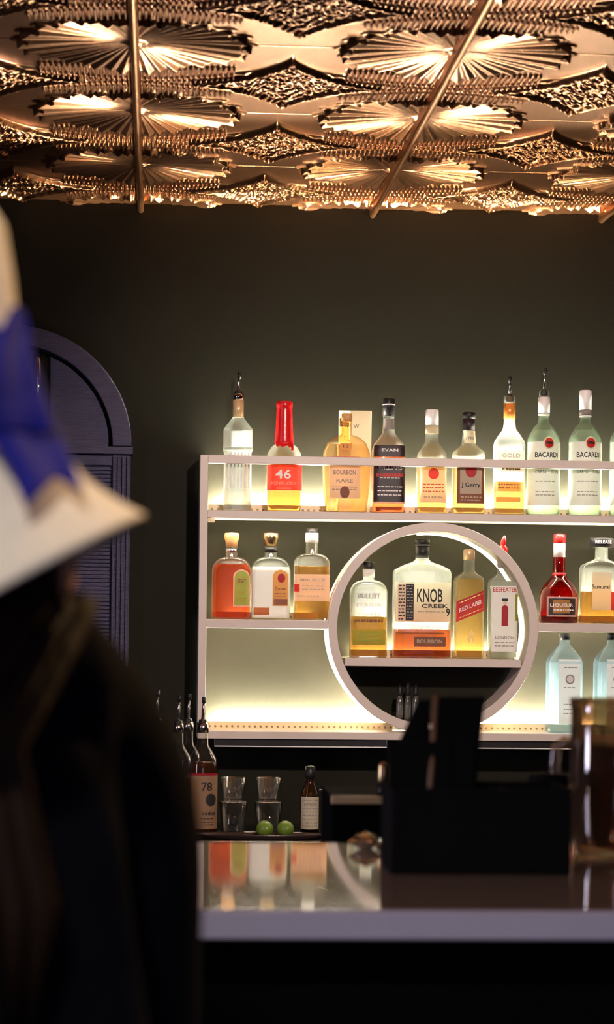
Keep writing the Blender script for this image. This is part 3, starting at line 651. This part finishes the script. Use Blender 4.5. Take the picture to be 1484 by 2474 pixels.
# three little dasher bottles standing in the bottom of the ring
for i, (px, top, lab) in enumerate(((966, 1655, 'small glass dasher bottle, left one of three in the bottom of the ring'), (985, 1650, 'small glass dasher bottle, middle one of three in the bottom of the ring'), (1004, 1655, 'small glass dasher bottle, right one of three in the bottom of the ring'))):
    yb_ = YS+.05+(.03 if i == 1 else 0); q = P(px, 1700, yb_); hw_ = 8.4*yb_/F
    xx = max(abs(q.x-hw_-cc.x), abs(q.x+hw_-cc.x)); xn = min(abs(q.x-hw_-cc.x), abs(q.x+hw_-cc.x))
    zf = cc.z-sqrt(RI**2-xx**2)
    kk = yb_/F; ybpx = 1490+(EYE-zf)*F/yb_+(px-742)*ROLL
    b = Bottle(lab, px, yb_, zf, [(8.4, ybpx), (8.4, 1700), (7.6, 1690), (4.5, 1684), (4.5, 1678)], 'round', 'frost', (1702, 'water'), 'dasher bottles in the ring', 'dasher_bottle')
    b.cap([(6.5, 1682), (7, 1676), (5.5, top+8), (3, top)], 'black'); b.cap([(4, 1684), (5.4, 1683), (5.4, 1681)], 'steel', 'neck_ring')

# ------------------------------------------------------------------ gin bottles on the bottom board
BZ = zb1+.0003; G4 = 'blue tinted gin bottles on the bottom board'
for cx, lab in ((1362, 'tall blue tinted gin bottle with white label on the lowest shelf board'), (1477, 'blue tinted gin bottle half hidden by the amber pitcher and the photo edge')):
    b = B(lab, cx, YB, BZ, [(41, 1766), (41, 1600), (38, 1590), (24, 1570), (13, 1556), (12, 1534)], 'square', 'blue', (1600, 'bluish'), G4)
    b.cap([(13, 1546), (13, 1531), (4, 1530)], 'black'); b.label(cx-20, cx+33, 1592, 1748, 'white'); b.lines(cx-8, cx+24, (1612, 1660, 1700, 1712, 1722), 'inkgrey', 2, seed=cx)
    b.label(cx-4, cx+18, 1628, 1652, 'inkgrey', 'disc', .0012, 'emblem'); b.label(cx-1, cx+15, 1631, 1649, 'white', 'disc', .0016, 'emblem_centre')

# ------------------------------------------------------------------ back counter and what stands on it
CZ = .852
bc = empty('back_counter', (1.0, 6.1, 0), 'long dark counter under the lit shelf, carrying tray and bottles', 'counter')
box('worktop', -1.6, 1.5, -.26, .259, CZ-.03, CZ, 'counter', bc, .003)
for i in range(5): 
    x = -1.58+i*.615; box('cabinet_front', x+.004, x+.607, -.245, -.225, .1, CZ-.035, 'barbody', bc, .002)
box('plinth', -1.58, 1.48, -.20, .255, 0, .1, 'barbody', bc); box('carcass', -1.58, 1.48, -.224, .255, .101, CZ-.031, 'barbody', bc)
YK = 6.02; CT = CZ+.0003
b = Bottle('vodka bottle with tan label and pour spout beside the shoulder of the guest', 487, 5.98, CT, [(38, 2012), (38, 1850), (34, 1832), (22, 1812), (14, 1800), (13, 1760), (13, 1745)], 'round', 'tumbler', (1840, 'dark'), 'bottles with pour spouts behind the guest')
b.label(450, 524, 1872, 2000, 'vodkalabel'); b.text('78', 498, 1898, 26, 20, 'ink'); b.label(496, 520, 1915, 1945, 'ink', 'disc', .0013, 'emblem'); b.text('Vodka', 502, 1962, 34, 9, 'ink'); b.lines(484, 518, (1975, 1983, 1990), 'ink', 2, seed=1)
b.label(450, 524, 1866, 1872, 'crimson', name='label_edge'); b.cap([(14.5, 1770), (14.5, 1746)], 'steel', 'neck_ring'); b.pourer(1744, 1738, 1684)
for i, (px, top, y_, lab) in enumerate(((452, 1676, 6.08, 'bottle with tall pour spout just left of the shelf post'), (428, 1680, 5.91, 'bottle with pour spout second from the shelf post'), (376, 1668, 6.05, 'bottle with pour spout farthest left, its spout above the guest shoulder'))):
    o_ = (top-1676)
    b = Bottle(lab, px, y_, CT, [(34, 2010), (34, 1840+o_), (30, 1822+o_), (15, 1800+o_), (12, 1790+o_), (12, 1745+o_)], 'round', 'tumbler', (1880, 'dark'), 'bottles with pour spouts behind the guest')
    b.cap([(13, 1765+o_), (13, 1744+o_)], 'steel', 'neck_ring'); b.pourer(1742+o_, 1736+o_, top)
# stacked tumblers
def tumbler(px, y0, y1, hw0, hw1, Y, zb, lab):
    k = Y/F; h = (y0-y1)*k; q = P(px, y0, Y)
    o = lathe('tumbler', [(hw0*k*.6, .0), (hw0*k*.95, .0004), (hw0*k, .003), (hw1*k, h), (hw1*k-.0016, h), (hw0*k-.0018, .008), (hw0*k*.5, .0065)], 'tumbler', None, 36, loc=(q.x, Y, zb))
    return tag(o, lab, 'glass', 'stacked tumblers on the back counter')
for px, nm in ((563, 'left'), (648, 'right')):
    k = 5.98/F
    tumbler(px, 2008, 1925, 28, 34, 5.98, CT, 'lower clear tumbler of the %s hand stack beside the limes' % nm)
    tumbler(px, 1921, 1864, 25, 31, 5.98, CT+83*k+.0015, 'upper clear tumbler of the %s hand stack beside the limes' % nm)
    # folded mat between them is the base ring the upper glass stands on
    tag(lathe('coaster', [(34*k, 0), (34.5*k, .0004), (34.5*k, .001), (34*k, .0013)], 'steel', None, 32, loc=(P(px, 1923, 5.98).x, 5.98, CT+83*k+.0001)), 'thin metal disc between the two tumblers of the %s hand stack' % nm, 'coaster')
b = Bottle('small dark bitters bottle with cream paper label beside the steel jigger', 748, 5.98, CT, [(23, 2008), (23, 1925), (20, 1912), (12, 1895), (9, 1885), (9, 1872)], 'round', 'brownglass', (1925, 'dark'), None, 'bitters_bottle')
b.cap([(11, 1880), (12, 1872), (12, 1852), (4, 1850)], 'black'); b.label(726, 769, 1924, 2002, 'cream'); b.text('BITTERS', 748, 1942, 30, 6, 'inkgrey'); b.lines(730, 766, (1932, 1952, 1960, 1968, 1978, 1986, 1994), 'inkgrey', 2, seed=7)
k = 5.97/F; jq = P(787, 2010, 5.95)
jg = empty('jigger', (jq.x, 5.95, CT), 'slim steel jigger with bent lip beside the bitters bottle', 'jigger')
lathe('cup', [(9*k, 0), (9.5*k, .001), (8*k, 72*k), (9*k, 80*k), (8.2*k, 80*k), (7.2*k, 72*k), (8*k, .004)], 'chrome', jg, 24)
lathe('neck', [(6*k, 81*k), (6*k, 112*k)], 'black', jg, 20)
bm = bmesh.new(); addbox(bm, -17*k, 14*k, -.006, .006, 113*k, 117*k); addbox(bm, 11*k, 14*k, -.006, .006, 98*k, 113*k); bmobj('lip', bm, 'steel', jg, bevel=.0006)
# tray, limes, orange slice
tq = P(632, 2018, 5.905)
tr = empty('serving_tray', (tq.x, 5.905, CT), 'oval dark serving tray holding two limes', 'tray')
tray = lathe('tray_dish', [(.10, 0), (.15, .001), (.168, .010), (.172, .012), (.170, .014), (.165, .012), (.148, .004), (.05, .003)], 'tray', tr, 48); tray.scale = (1, .28, 1)
def lime(px, lab, rot):
    q = P(px, 2013, 5.905); r = .0215; vs = []; n1, n2 = 20, 28; prof = []
    for i in range(n1+1):
        a = -pi/2+pi*i/n1; rr = r*cos(a); z = r*1.12*sin(a)
        if abs(a) > 1.25: z *= 1.06
        prof.append((max(rr, .0004), z))
    o = lathe('lime', prof, 'lime', None, n2, loc=(q.x, 5.905, CT+.004+r)); o.rotation_euler = (radians(88), rot, .3)
    bm = bmesh.new(); bmesh.ops.create_cone(bm, cap_ends=True, segments=10, radius1=.0022, radius2=.0012, depth=.0025); s_ = bmobj('stem', bm, 'olivep', o); s_.location = (0, 0, r*1.19)
    tag(o, lab, 'lime', 'limes on the tray')
lime(640, 'green lime on the tray in front of the right hand tumblers', .3); lime(690, 'green lime on the tray nearest the bitters bottle', -.4)
q = P(597, 2024, 5.89); o = lathe('orange_slice', [(.002, 0), (.017, 0), (.019, .0015), (.019, .004), (.017, .0055), (.002, .0055)], 'pinkfruit', None, 24, loc=(q.x, 5.893, CT+.0045)); tag(o, 'pinkish fruit slice lying on the tray left of the limes', 'fruit')
# cut glass dish
q = P(884, 2040, 2.87); kk = 2.87/F; n = 16; vs = []; fs = []
prof = [(14, 0), (22, 4), (38, 14), (43, 20), (30, 26), (24, 33), (10, 37), (3, 42), (1, 44)]
for j, (r_, z_) in enumerate(prof):
    for i in range(n):
        a = 2*pi*(i+.5*(j % 2))/n; rr = r_*kk*(1+.09*(-1)**i*(.5 if j in (2, 3, 4) else 0)); vs.append((rr*cos(a), rr*sin(a), z_*kk))
for j in range(len(prof)-1):
    for i in range(n):
        i2 = (i+1) % n
        if j % 2 == 0: fs += [(j*n+i, j*n+i2, (j+1)*n+i), (j*n+i2, (j+1)*n+i2, (j+1)*n+i)]
        else: fs += [(j*n+i, j*n+i2, (j+1)*n+i2), (j*n+i, (j+1)*n+i2, (j+1)*n+i)]
fs.append(tuple(range(n-1, -1, -1))); fs.append(tuple((len(prof)-1)*n+i for i in range(n)))
tag(mesh('lidded_dish', vs, fs, 'chrome', None, False, (q.x, 2.87, 1.1323)), 'small faceted sparkling dish with lid at the back edge of the bar top', 'dish')

# ------------------------------------------------------------------ the service unit behind the bar
ux0, ux1 = P(803, 1930, 3.3).x, P(1290, 1930, 3.3).x; uz = P(860, 1924, 3.3).z
su = empty('service_station', ((ux0+ux1)/2, 3.4, 0), 'black service station with tan top edge behind the bar', 'cabinet')
sw = (ux1-ux0)/2
box('cabinet_body', -sw, sw, -.0878, .12, 0, uz-.0008, 'barbody', su, .002); box('top_edge', -sw-.001, sw+.001, -.1, -.088, uz-.011, uz, 'tantrim', su, .001, 'tan top edge')
q = P(925, 1905, 3.34); gk = 3.34/F
gr = empty('pepper_grinder', (q.x, 3.34, uz+.0003), 'short black grinder with brass collar on the service station', 'grinder')
lathe('body', [(14*gk, 0), (15*gk, .002), (12*gk, 28*gk)], 'black', gr, 24); lathe('collar', [(12*gk, 28.5*gk), (13*gk, 32*gk), (12*gk, 68*gk), (8*gk, 76*gk), (2*gk, 78*gk)], 'brass', gr, 24)

# ------------------------------------------------------------------ the bar
BT = 1.132
bar = empty('bar_counter', (.9, 2.62, 0), 'long bar counter with dark polished top and pale front edge', 'bar')
bx0, bx1 = P(471, 2230, 2.27).x-.02-.9, 2.2
box('bar_top', bx0, bx1, -.344, .325, BT-.028, BT, 'bartop', bar, .0015)
box('front_edge', bx0, bx1, -.352, -.3445, BT-.029, BT-.0005, 'baredge', bar, .002, 'pale stone front edge')
box('bar_front', bx0+.03, bx1-.03, -.27, -.24, .0, BT-.029, 'barbody', bar); box('end_panel', bx0+.03, bx0+.06, -.239, .28, 0, BT-.029, 'barbody', bar)
# foot rail
fr = tube('foot_rail', [(bx0+.05, -.36, .2), (bx1-.05, -.36, .2)], .02, 'brass', bar)
for x in (bx0+.3, 0, bx1-.3): tube('rail_bracket', [(x, -.36, .2), (x, -.27, .2)], .012, 'brass', fr)

# black caddy with its contents
cq0, cq1 = P(945, 2115, 2.585), P(1380, 2115, 2.585); cw = (cq1.x-cq0.x)/2; ccx = (cq0.x+cq1.x)/2
cdy = empty('bar_caddy', (ccx, 2.645, BT), 'black bar caddy box on the bar top, packed with menus and a cup', 'caddy')
hz = P(1150, 1905, 2.585).z-BT
bm = bmesh.new(); t = .004
addbox(bm, -cw, cw, -.06, .06, .0003, t); addbox(bm, -cw, cw, -.06, -.06+t, t, hz); addbox(bm, -cw, cw, .06-t, .06, t, hz)
addbox(bm, -cw, -cw+t, -.06+t, .06-t, t, hz); addbox(bm, cw-t, cw, -.06+t, .06-t, t, hz)
bmobj('caddy_box', bm, 'matte', cdy, bevel=.001); box('divider', cw*.35, cw*.35+t, -.055, .055, t+.0002, hz*.94, 'matte', cdy)
def card(pts, Y, th, lab, m='matte', group='black menu cards in the bar caddy', name='menu_card'):
    n_ = len(pts); o0 = P(pts[-1][0], pts[-1][1], Y)
    bm = bmesh.new(); fr_ = [bm.verts.new((P(x, y, Y).x-o0.x, 0, max(P(x, y, Y).z, BT+.006)-o0.z)) for x, y in pts]; bk_ = [bm.verts.new((v.co.x, th, v.co.z)) for v in fr_]
    bm.faces.new(fr_); bm.faces.new(bk_)
    for i in range(n_): j = (i+1) % n_; bm.faces.new((fr_[i], fr_[j], bk_[j], bk_[i]))
    o = bmobj(name, bm, m, None, bevel=.0008, loc=o0); return tag(o, lab, 'menu', group)
card([(1062, 1684), (1172, 1682), (1134, 2090), (1010, 2090)], 2.64, .010, 'wide black menu card leaning right in the bar caddy')
card([(1012, 1692), (1040, 1688), (1035, 2090), (960, 2090), (962, 1800)], 2.66, .008, 'narrow black card at the left side of the bar caddy')
card([(938, 1795), (1090, 1790), (1090, 2095), (950, 2095)], 2.615, .009, 'low black card at the front left of the bar caddy')
card([(1040, 1760), (1150, 1790), (1140, 2090), (1040, 2090)], 2.625, .006, 'short black card in front of the wide leaning card')
st0, st1 = P(1030, 2050, 2.60), P(1054, 1680, 2.63)
o = tube('stir_stick', [Vector((0, 0, 0)), st1-st0], .0032, 'straw'); o.location = st0; tag(o, 'brown stir stick standing up between the menu cards', 'stir stick')
q = P(1325, 1900, 2.77); ck_ = 2.77/F
cup = empty('straw_cup', (q.x, 2.77, BT+.0003), 'round black cup standing behind the right end of the caddy', 'cup')
ch_ = P(1325, 1882, 2.77).z-BT
lathe('cup_body', [(44*ck_, 0), (46*ck_, .002), (50*ck_, ch_-.004), (49*ck_, ch_), (46*ck_, ch_), (42*ck_, .005)], 'matte', cup, 32)
lathe('lid', [(49*ck_, ch_+.0004), (44*ck_, ch_+.005), (20*ck_, ch_+.007), (3*ck_, ch_+.0075)], 'matte', cup, 32)

# amber pitcher at the right end of the bar
pk = 2.83/F; q = P(1487, 2062, 2.83)
pit = empty('glass_pitcher', (q.x, 2.83, BT+.0003), 'tall amber glass pitcher with handle at the right photo edge', 'pitcher')
hh_ = 378*pk
lathe('pitcher_body', [(92*pk, 0), (100*pk, .003), (108*pk, .03), (113*pk, hh_*.6), (112*pk, hh_*.92), (116*pk, hh_), (112*pk, hh_), (108*pk, hh_*.92), (109*pk, hh_*.6), (103*pk, .03), (92*pk, .010)], 'pitcher', pit, 56)
lathe('drink', [(90*pk, .0105), (101*pk, .03), (107.5*pk, hh_*.6), (106.5*pk, hh_*.70)], 'dark', pit, 48)
tube('handle', [(-108*pk, 0, hh_*.70), (-128*pk, 0, hh_*.72), (-148*pk, 0, hh_*.68), (-152*pk, 0, hh_*.55), (-140*pk, 0, hh_*.44), (-110*pk, 0, hh_*.41)], 14*pk, M['pitcher'], pit, 16)

# ------------------------------------------------------------------ the guest
HC = Vector((-.145, 1.40, 0))
def skin_obj(name, verts, edges, radii, m, parent=None, root=0, sub=2):
    me = bpy.data.meshes.new(name); me.from_pydata(verts, edges, []); me.materials.append(M[m])
    o = bpy.data.objects.new(name, me); col.objects.link(o)
    sk = o.modifiers.new('skin', 'SKIN'); sk.use_smooth_shade = True
    me_s = me.skin_vertices[0] if me.skin_vertices else None
    if me_s is None:
        bpy.context.view_layer.objects.active = o
        lay = o.data.attributes
    for i, r in enumerate(radii):
        v = o.data.skin_vertices[0].data[i]; v.radius = r if isinstance(r, tuple) else (r, r); v.use_root = (i == root)
    s = o.modifiers.new('sub', 'SUBSURF'); s.levels = sub; s.render_levels = sub
    if parent: o.parent = parent
    return o
person = empty('person', (-.13, 1.44, 0), 'person in dark clothes and cream hat with blue ribbon standing at the bar, facing away', 'person')
fwd = Vector((-.42, .9, 0)).normalized(); rgt = Vector((fwd.y, -fwd.x, 0))
def L(f, r, z):
    v = fwd*f+rgt*r; return (v.x-(.057 if z < 1.38 else 0), v.y, z)
V = [L(0, 0, .92), L(.01, 0, 1.08), L(0, 0, 1.22), L(-.01, 0, 1.30), L(.0, .0, 1.37), L(.01, -.0, 1.43), L(.015, -.012, 1.49)]
Ed = [(0, 1), (1, 2), (2, 3), (3, 4), (4, 5), (5, 6)]
Rd = [(.15, .11), (.13, .10), (.155, .105), (.12, .09), (.052, .055), (.075, .085), (.06, .07)]
def arm(sg):
    b0 = len(V)
    V.extend([L(0, sg*.150, 1.275), L(.02, sg*.185, 1.13), L(.03, sg*.20, 1.00), L(.15, sg*.17, .93), L(.25, sg*.13, .90), L(.30, sg*.12, .895)])
    Rd.extend([.058, .048, .042, .036, .026, .034])
    Ed.append((2, b0)); Ed.extend([(b0+i, b0+i+1) for i in range(5)])
    h = b0+5
    for k, (dr, ln) in enumerate(((-.030, .060), (-.010, .070), (.010, .066), (.028, .052))):
        c0 = len(V); V.extend([L(.33, sg*.12+dr, .895), L(.33+ln*.5, sg*.12+dr, .888), L(.33+ln*.9, sg*.12+dr*1.1, .868)]); Rd.extend([.010, .009, .008]); Ed.extend([(h, c0), (c0, c0+1), (c0+1, c0+2)])
    c0 = len(V); V.extend([L(.30, sg*.12-sg*.045, .885), L(.33, sg*.12-sg*.060, .875)]); Rd.extend([.011, .009]); Ed.extend([(h, c0), (c0, c0+1)])
def leg(sg):
    b0 = len(V)
    V.extend([L(0, sg*.09, .84), L(.01, sg*.10, .47), L(-.01, sg*.10, .10), L(-.01, sg*.105, .045), L(.10, sg*.115, .030), L(.15, sg*.12, .025)])
    Rd.extend([.092, .060, .042, .040, .035, .025]); Ed.append((0, b0)); Ed.extend([(b0+i, b0+i+1) for i in range(5)])
arm(1); arm(-1); leg(1); leg(-1)
body = skin_obj('body', V, Ed, Rd, 'skin', person)
# coat: same torso and sleeves, a little larger
Vc = [L(0, 0, .72), L(0, 0, .92), L(.01, 0, 1.08), L(0, 0, 1.22), L(-.01, 0, 1.325), L(-.005, .0, 1.365)]
Rc = [(.20, .15), (.185, .145), (.165, .13), (.175, .125), (.15, .11), (.085, .08)]
Ec = [(i, i+1) for i in range(5)]
for sg in (1, -1):
    b0 = len(Vc); Vc.extend([L(0, sg*.130, 1.375), L(0, sg*.178, 1.315), L(.02, sg*.188, 1.13), L(.03, sg*.205, 1.00), L(.15, sg*.172, .93), L(.225, sg*.14, .907)]); Rc.extend([.074, .066, .060, .054, .047, .042]); Ec.append((3, b0)); Ec.extend([(b0+i, b0+i+1) for i in range(5)])
skin_obj('coat', Vc, Ec, Rc, 'coat', person, 1)
Vt = [L(0, 0, .86)]; Rt = [(.16, .125)]; Et = []
for sg in (1, -1):
    b0 = len(Vt); Vt.extend([L(0, sg*.092, .80), L(.01, sg*.102, .47), L(-.01, sg*.102, .09)]); Rt.extend([.105, .075, .058]); Et.extend([(0, b0), (b0, b0+1), (b0+1, b0+2)])
skin_obj('trousers', Vt, Et, Rt, 'coat', person, 0)
for sg in (1, -1): skin_obj('shoe', [L(-.05, sg*.105, .04), L(.05, sg*.11, .042), L(.13, sg*.118, .034), L(.18, sg*.122, .03)], [(0, 1), (1, 2), (2, 3)], [.042, .046, .04, .028], 'black', person, 0, 1)
# hair: cap over the back of the head and long locks down the back
Vh = [L(-.008, -.01, 1.50), L(-.025, -.01, 1.45), L(-.045, -.012, 1.40), L(-.062, -.01, 1.33), L(-.085, 0, 1.25), L(-.10, .0, 1.17)]
hair = skin_obj('hair', Vh, [(i, i+1) for i in range(5)], [(.075, .08), (.082, .075), (.070, .05), (.06, .038), (.065, .03), (.03, .015)], 'hair', person, 0)
rnd = random.Random(3)
for k in range(9):
    r_ = -.07+k*.0165; pts = [L(-.07-.02*cos(r_*20), r_, 1.43), L(-.095, r_*1.05+rnd.uniform(-.008, .008), 1.34), L(-.125, r_*1.1+rnd.uniform(-.012, .012), 1.25), L(-.125, r_*1.15+rnd.uniform(-.015, .015), 1.15+rnd.uniform(-.03, .03))]
    tube('hair_lock', [Vector(p) for p in pts], [.010, .013, .011, .003], 'hair', hair, 8)
# face: nose, mouth, eyes, ears
face = L(.085, -.012, 0)
def ball(name, c, r, m, parent, s=(1, 1, 1)):
    bm = bmesh.new(); bmesh.ops.create_uvsphere(bm, u_segments=16, v_segments=10, radius=r); o = bmobj(name, bm, m, parent, True, loc=c); o.scale = s; return o
fz = 1.46
ball('nose', L(.092, -.012, fz-.02), .013, 'skin', body, (1, 1, 1.5)); ball('mouth', L(.084, -.012, fz-.055), .012, 'redcap', body, (1.3, 1, .35))
for sg in (1, -1):
    ball('eye', L(.078, -.012+sg*.030, fz), .011, 'whitecap', body); ball('ear', L(0, -.006+sg*.082, fz-.01), .018, 'skin', body, (.6, .9, 1.5))

# hat: bell shaped crown with a slanting rim
ZT, ZR = 1.676, 1.396
hcx = P(340, 1255, 1.40).x-.137
K = .585
HP = [(0, .002), (.012, .022), (.04, .040), (.10, .050), (.22, .055), (.40, .060), (.55, .070), (.68, .084), (.80, .100), (.90, .118), (1.0, .137)]
def hr(t):
    t = min(max(t, 0), 1)
    for a, b_ in zip(HP, HP[1:]):
        if t <= b_[0]:
            q = (t-a[0])/(b_[0]-a[0]); return a[1]+(b_[1]-a[1])*q
    return HP[-1][1]
hat = empty('hat_tmp', (0, 0, 0), 'x', 'x'); bpy.data.objects.remove(hat)
vs = []; fs = []; NR, NA = 60, 72
for j in range(NR+1):
    t = (j/NR)**1.3
    for i in range(NA):
        a = 2*pi*i/NA; r = hr(t)*(1+.012*sin(3*a+1)*t); x = r*cos(a); y = r*sin(a)
        zr = ZR+K*x; vs.append((x, y, ZT+t*(zr-ZT)))
for j in range(NR):
    for i in range(NA): i2 = (i+1) % NA; fs.append((j*NA+i, (j+1)*NA+i, (j+1)*NA+i2, j*NA+i2))
fs.append(tuple(range(NA)))
hat = mesh('hat', vs, fs, 'felt', person, True, (hcx+.13, 1.40-1.44, 0), 'cream felt hat')
md = hat.modifiers.new('felt', 'SOLIDIFY'); md.thickness = .004; md.offset = 1
def hfront(x, z, eps):
    zr = ZR+K*x; t = (ZT-z)/(ZT-zr); r = hr(t)+eps
    return -sqrt(max(r*r-x*x, 1e-6))
# ribbon band round the crown
def hat_t(z): return (ZT-z)/(ZT-ZR)
vs = []; fs = []
tb0, tb1 = .36, .52
for j in range(7):
    t = tb0+(tb1-tb0)*j/6
    for i in range(NA):
        a = 2*pi*i/NA; r = hr(t)+.009; x, y = r*cos(a), r*sin(a); vs.append((x, y, ZT+t*(ZR+K*x*1.0-ZT)))
for j in range(6):
    for i in range(NA): i2 = (i+1) % NA; fs.append((j*NA+i, (j+1)*NA+i, (j+1)*NA+i2, j*NA+i2))
band = mesh('ribbon', vs, fs, 'ribbon', hat, True, label='royal blue ribbon'); md = band.modifiers.new('r', 'SOLIDIFY'); md.thickness = .0015
def strip(name, rows, bulge=0, eps=.010, notch=0, nx=12):
    # rows of (x left, x right, y) in photo pixels laid over the hat
    out = []
    for a, b_ in zip(rows, rows[1:]):
        for q in range(5): out.append([a[i]+(b_[i]-a[i])*q/5 for i in range(3)])
    out.append(list(rows[-1])); vs = []; fs = []; n_ = len(out)
    for j, (x0, x1, y) in enumerate(out):
        for i in range(nx+1):
            s_ = i/nx; px = x0+(x1-x0)*s_
            py = y+(rows[-1][3] if len(rows[-1]) > 3 else 0)*0
            if notch: py = y+ (j/(n_-1))**6*(notch*(-(1-abs(2*s_-1)))+ (1-s_)*42)
            w_ = P(px, py, 1.40-.05); x = w_.x-hcx; z = w_.z
            bz = bulge*sin(pi*j/(n_-1))+.003*sin(s_*7)
            vs.append((x, hfront(x, z, eps)-bz, z))
    for j in range(n_-1):
        for i in range(nx): a = j*(nx+1)+i; fs.append((a, a+1, a+nx+2, a+nx+1))
    o = mesh(name, vs, fs, 'ribbon', hat, True, label='royal blue ribbon'); md = o.modifiers.new('r', 'SOLIDIFY'); md.thickness = .0015; return o
strip('ribbon_tail', [(-60, 120, 985), (-20, 150, 1060), (30, 178, 1130), (72, 206, 1198)], 0, .016, 62)
strip('ribbon_bow', [(30, 56, 742), (8, 66, 800), (-20, 74, 860), (-40, 98, 930), (-60, 125, 1000), (-40, 132, 1050)], .010, .018)
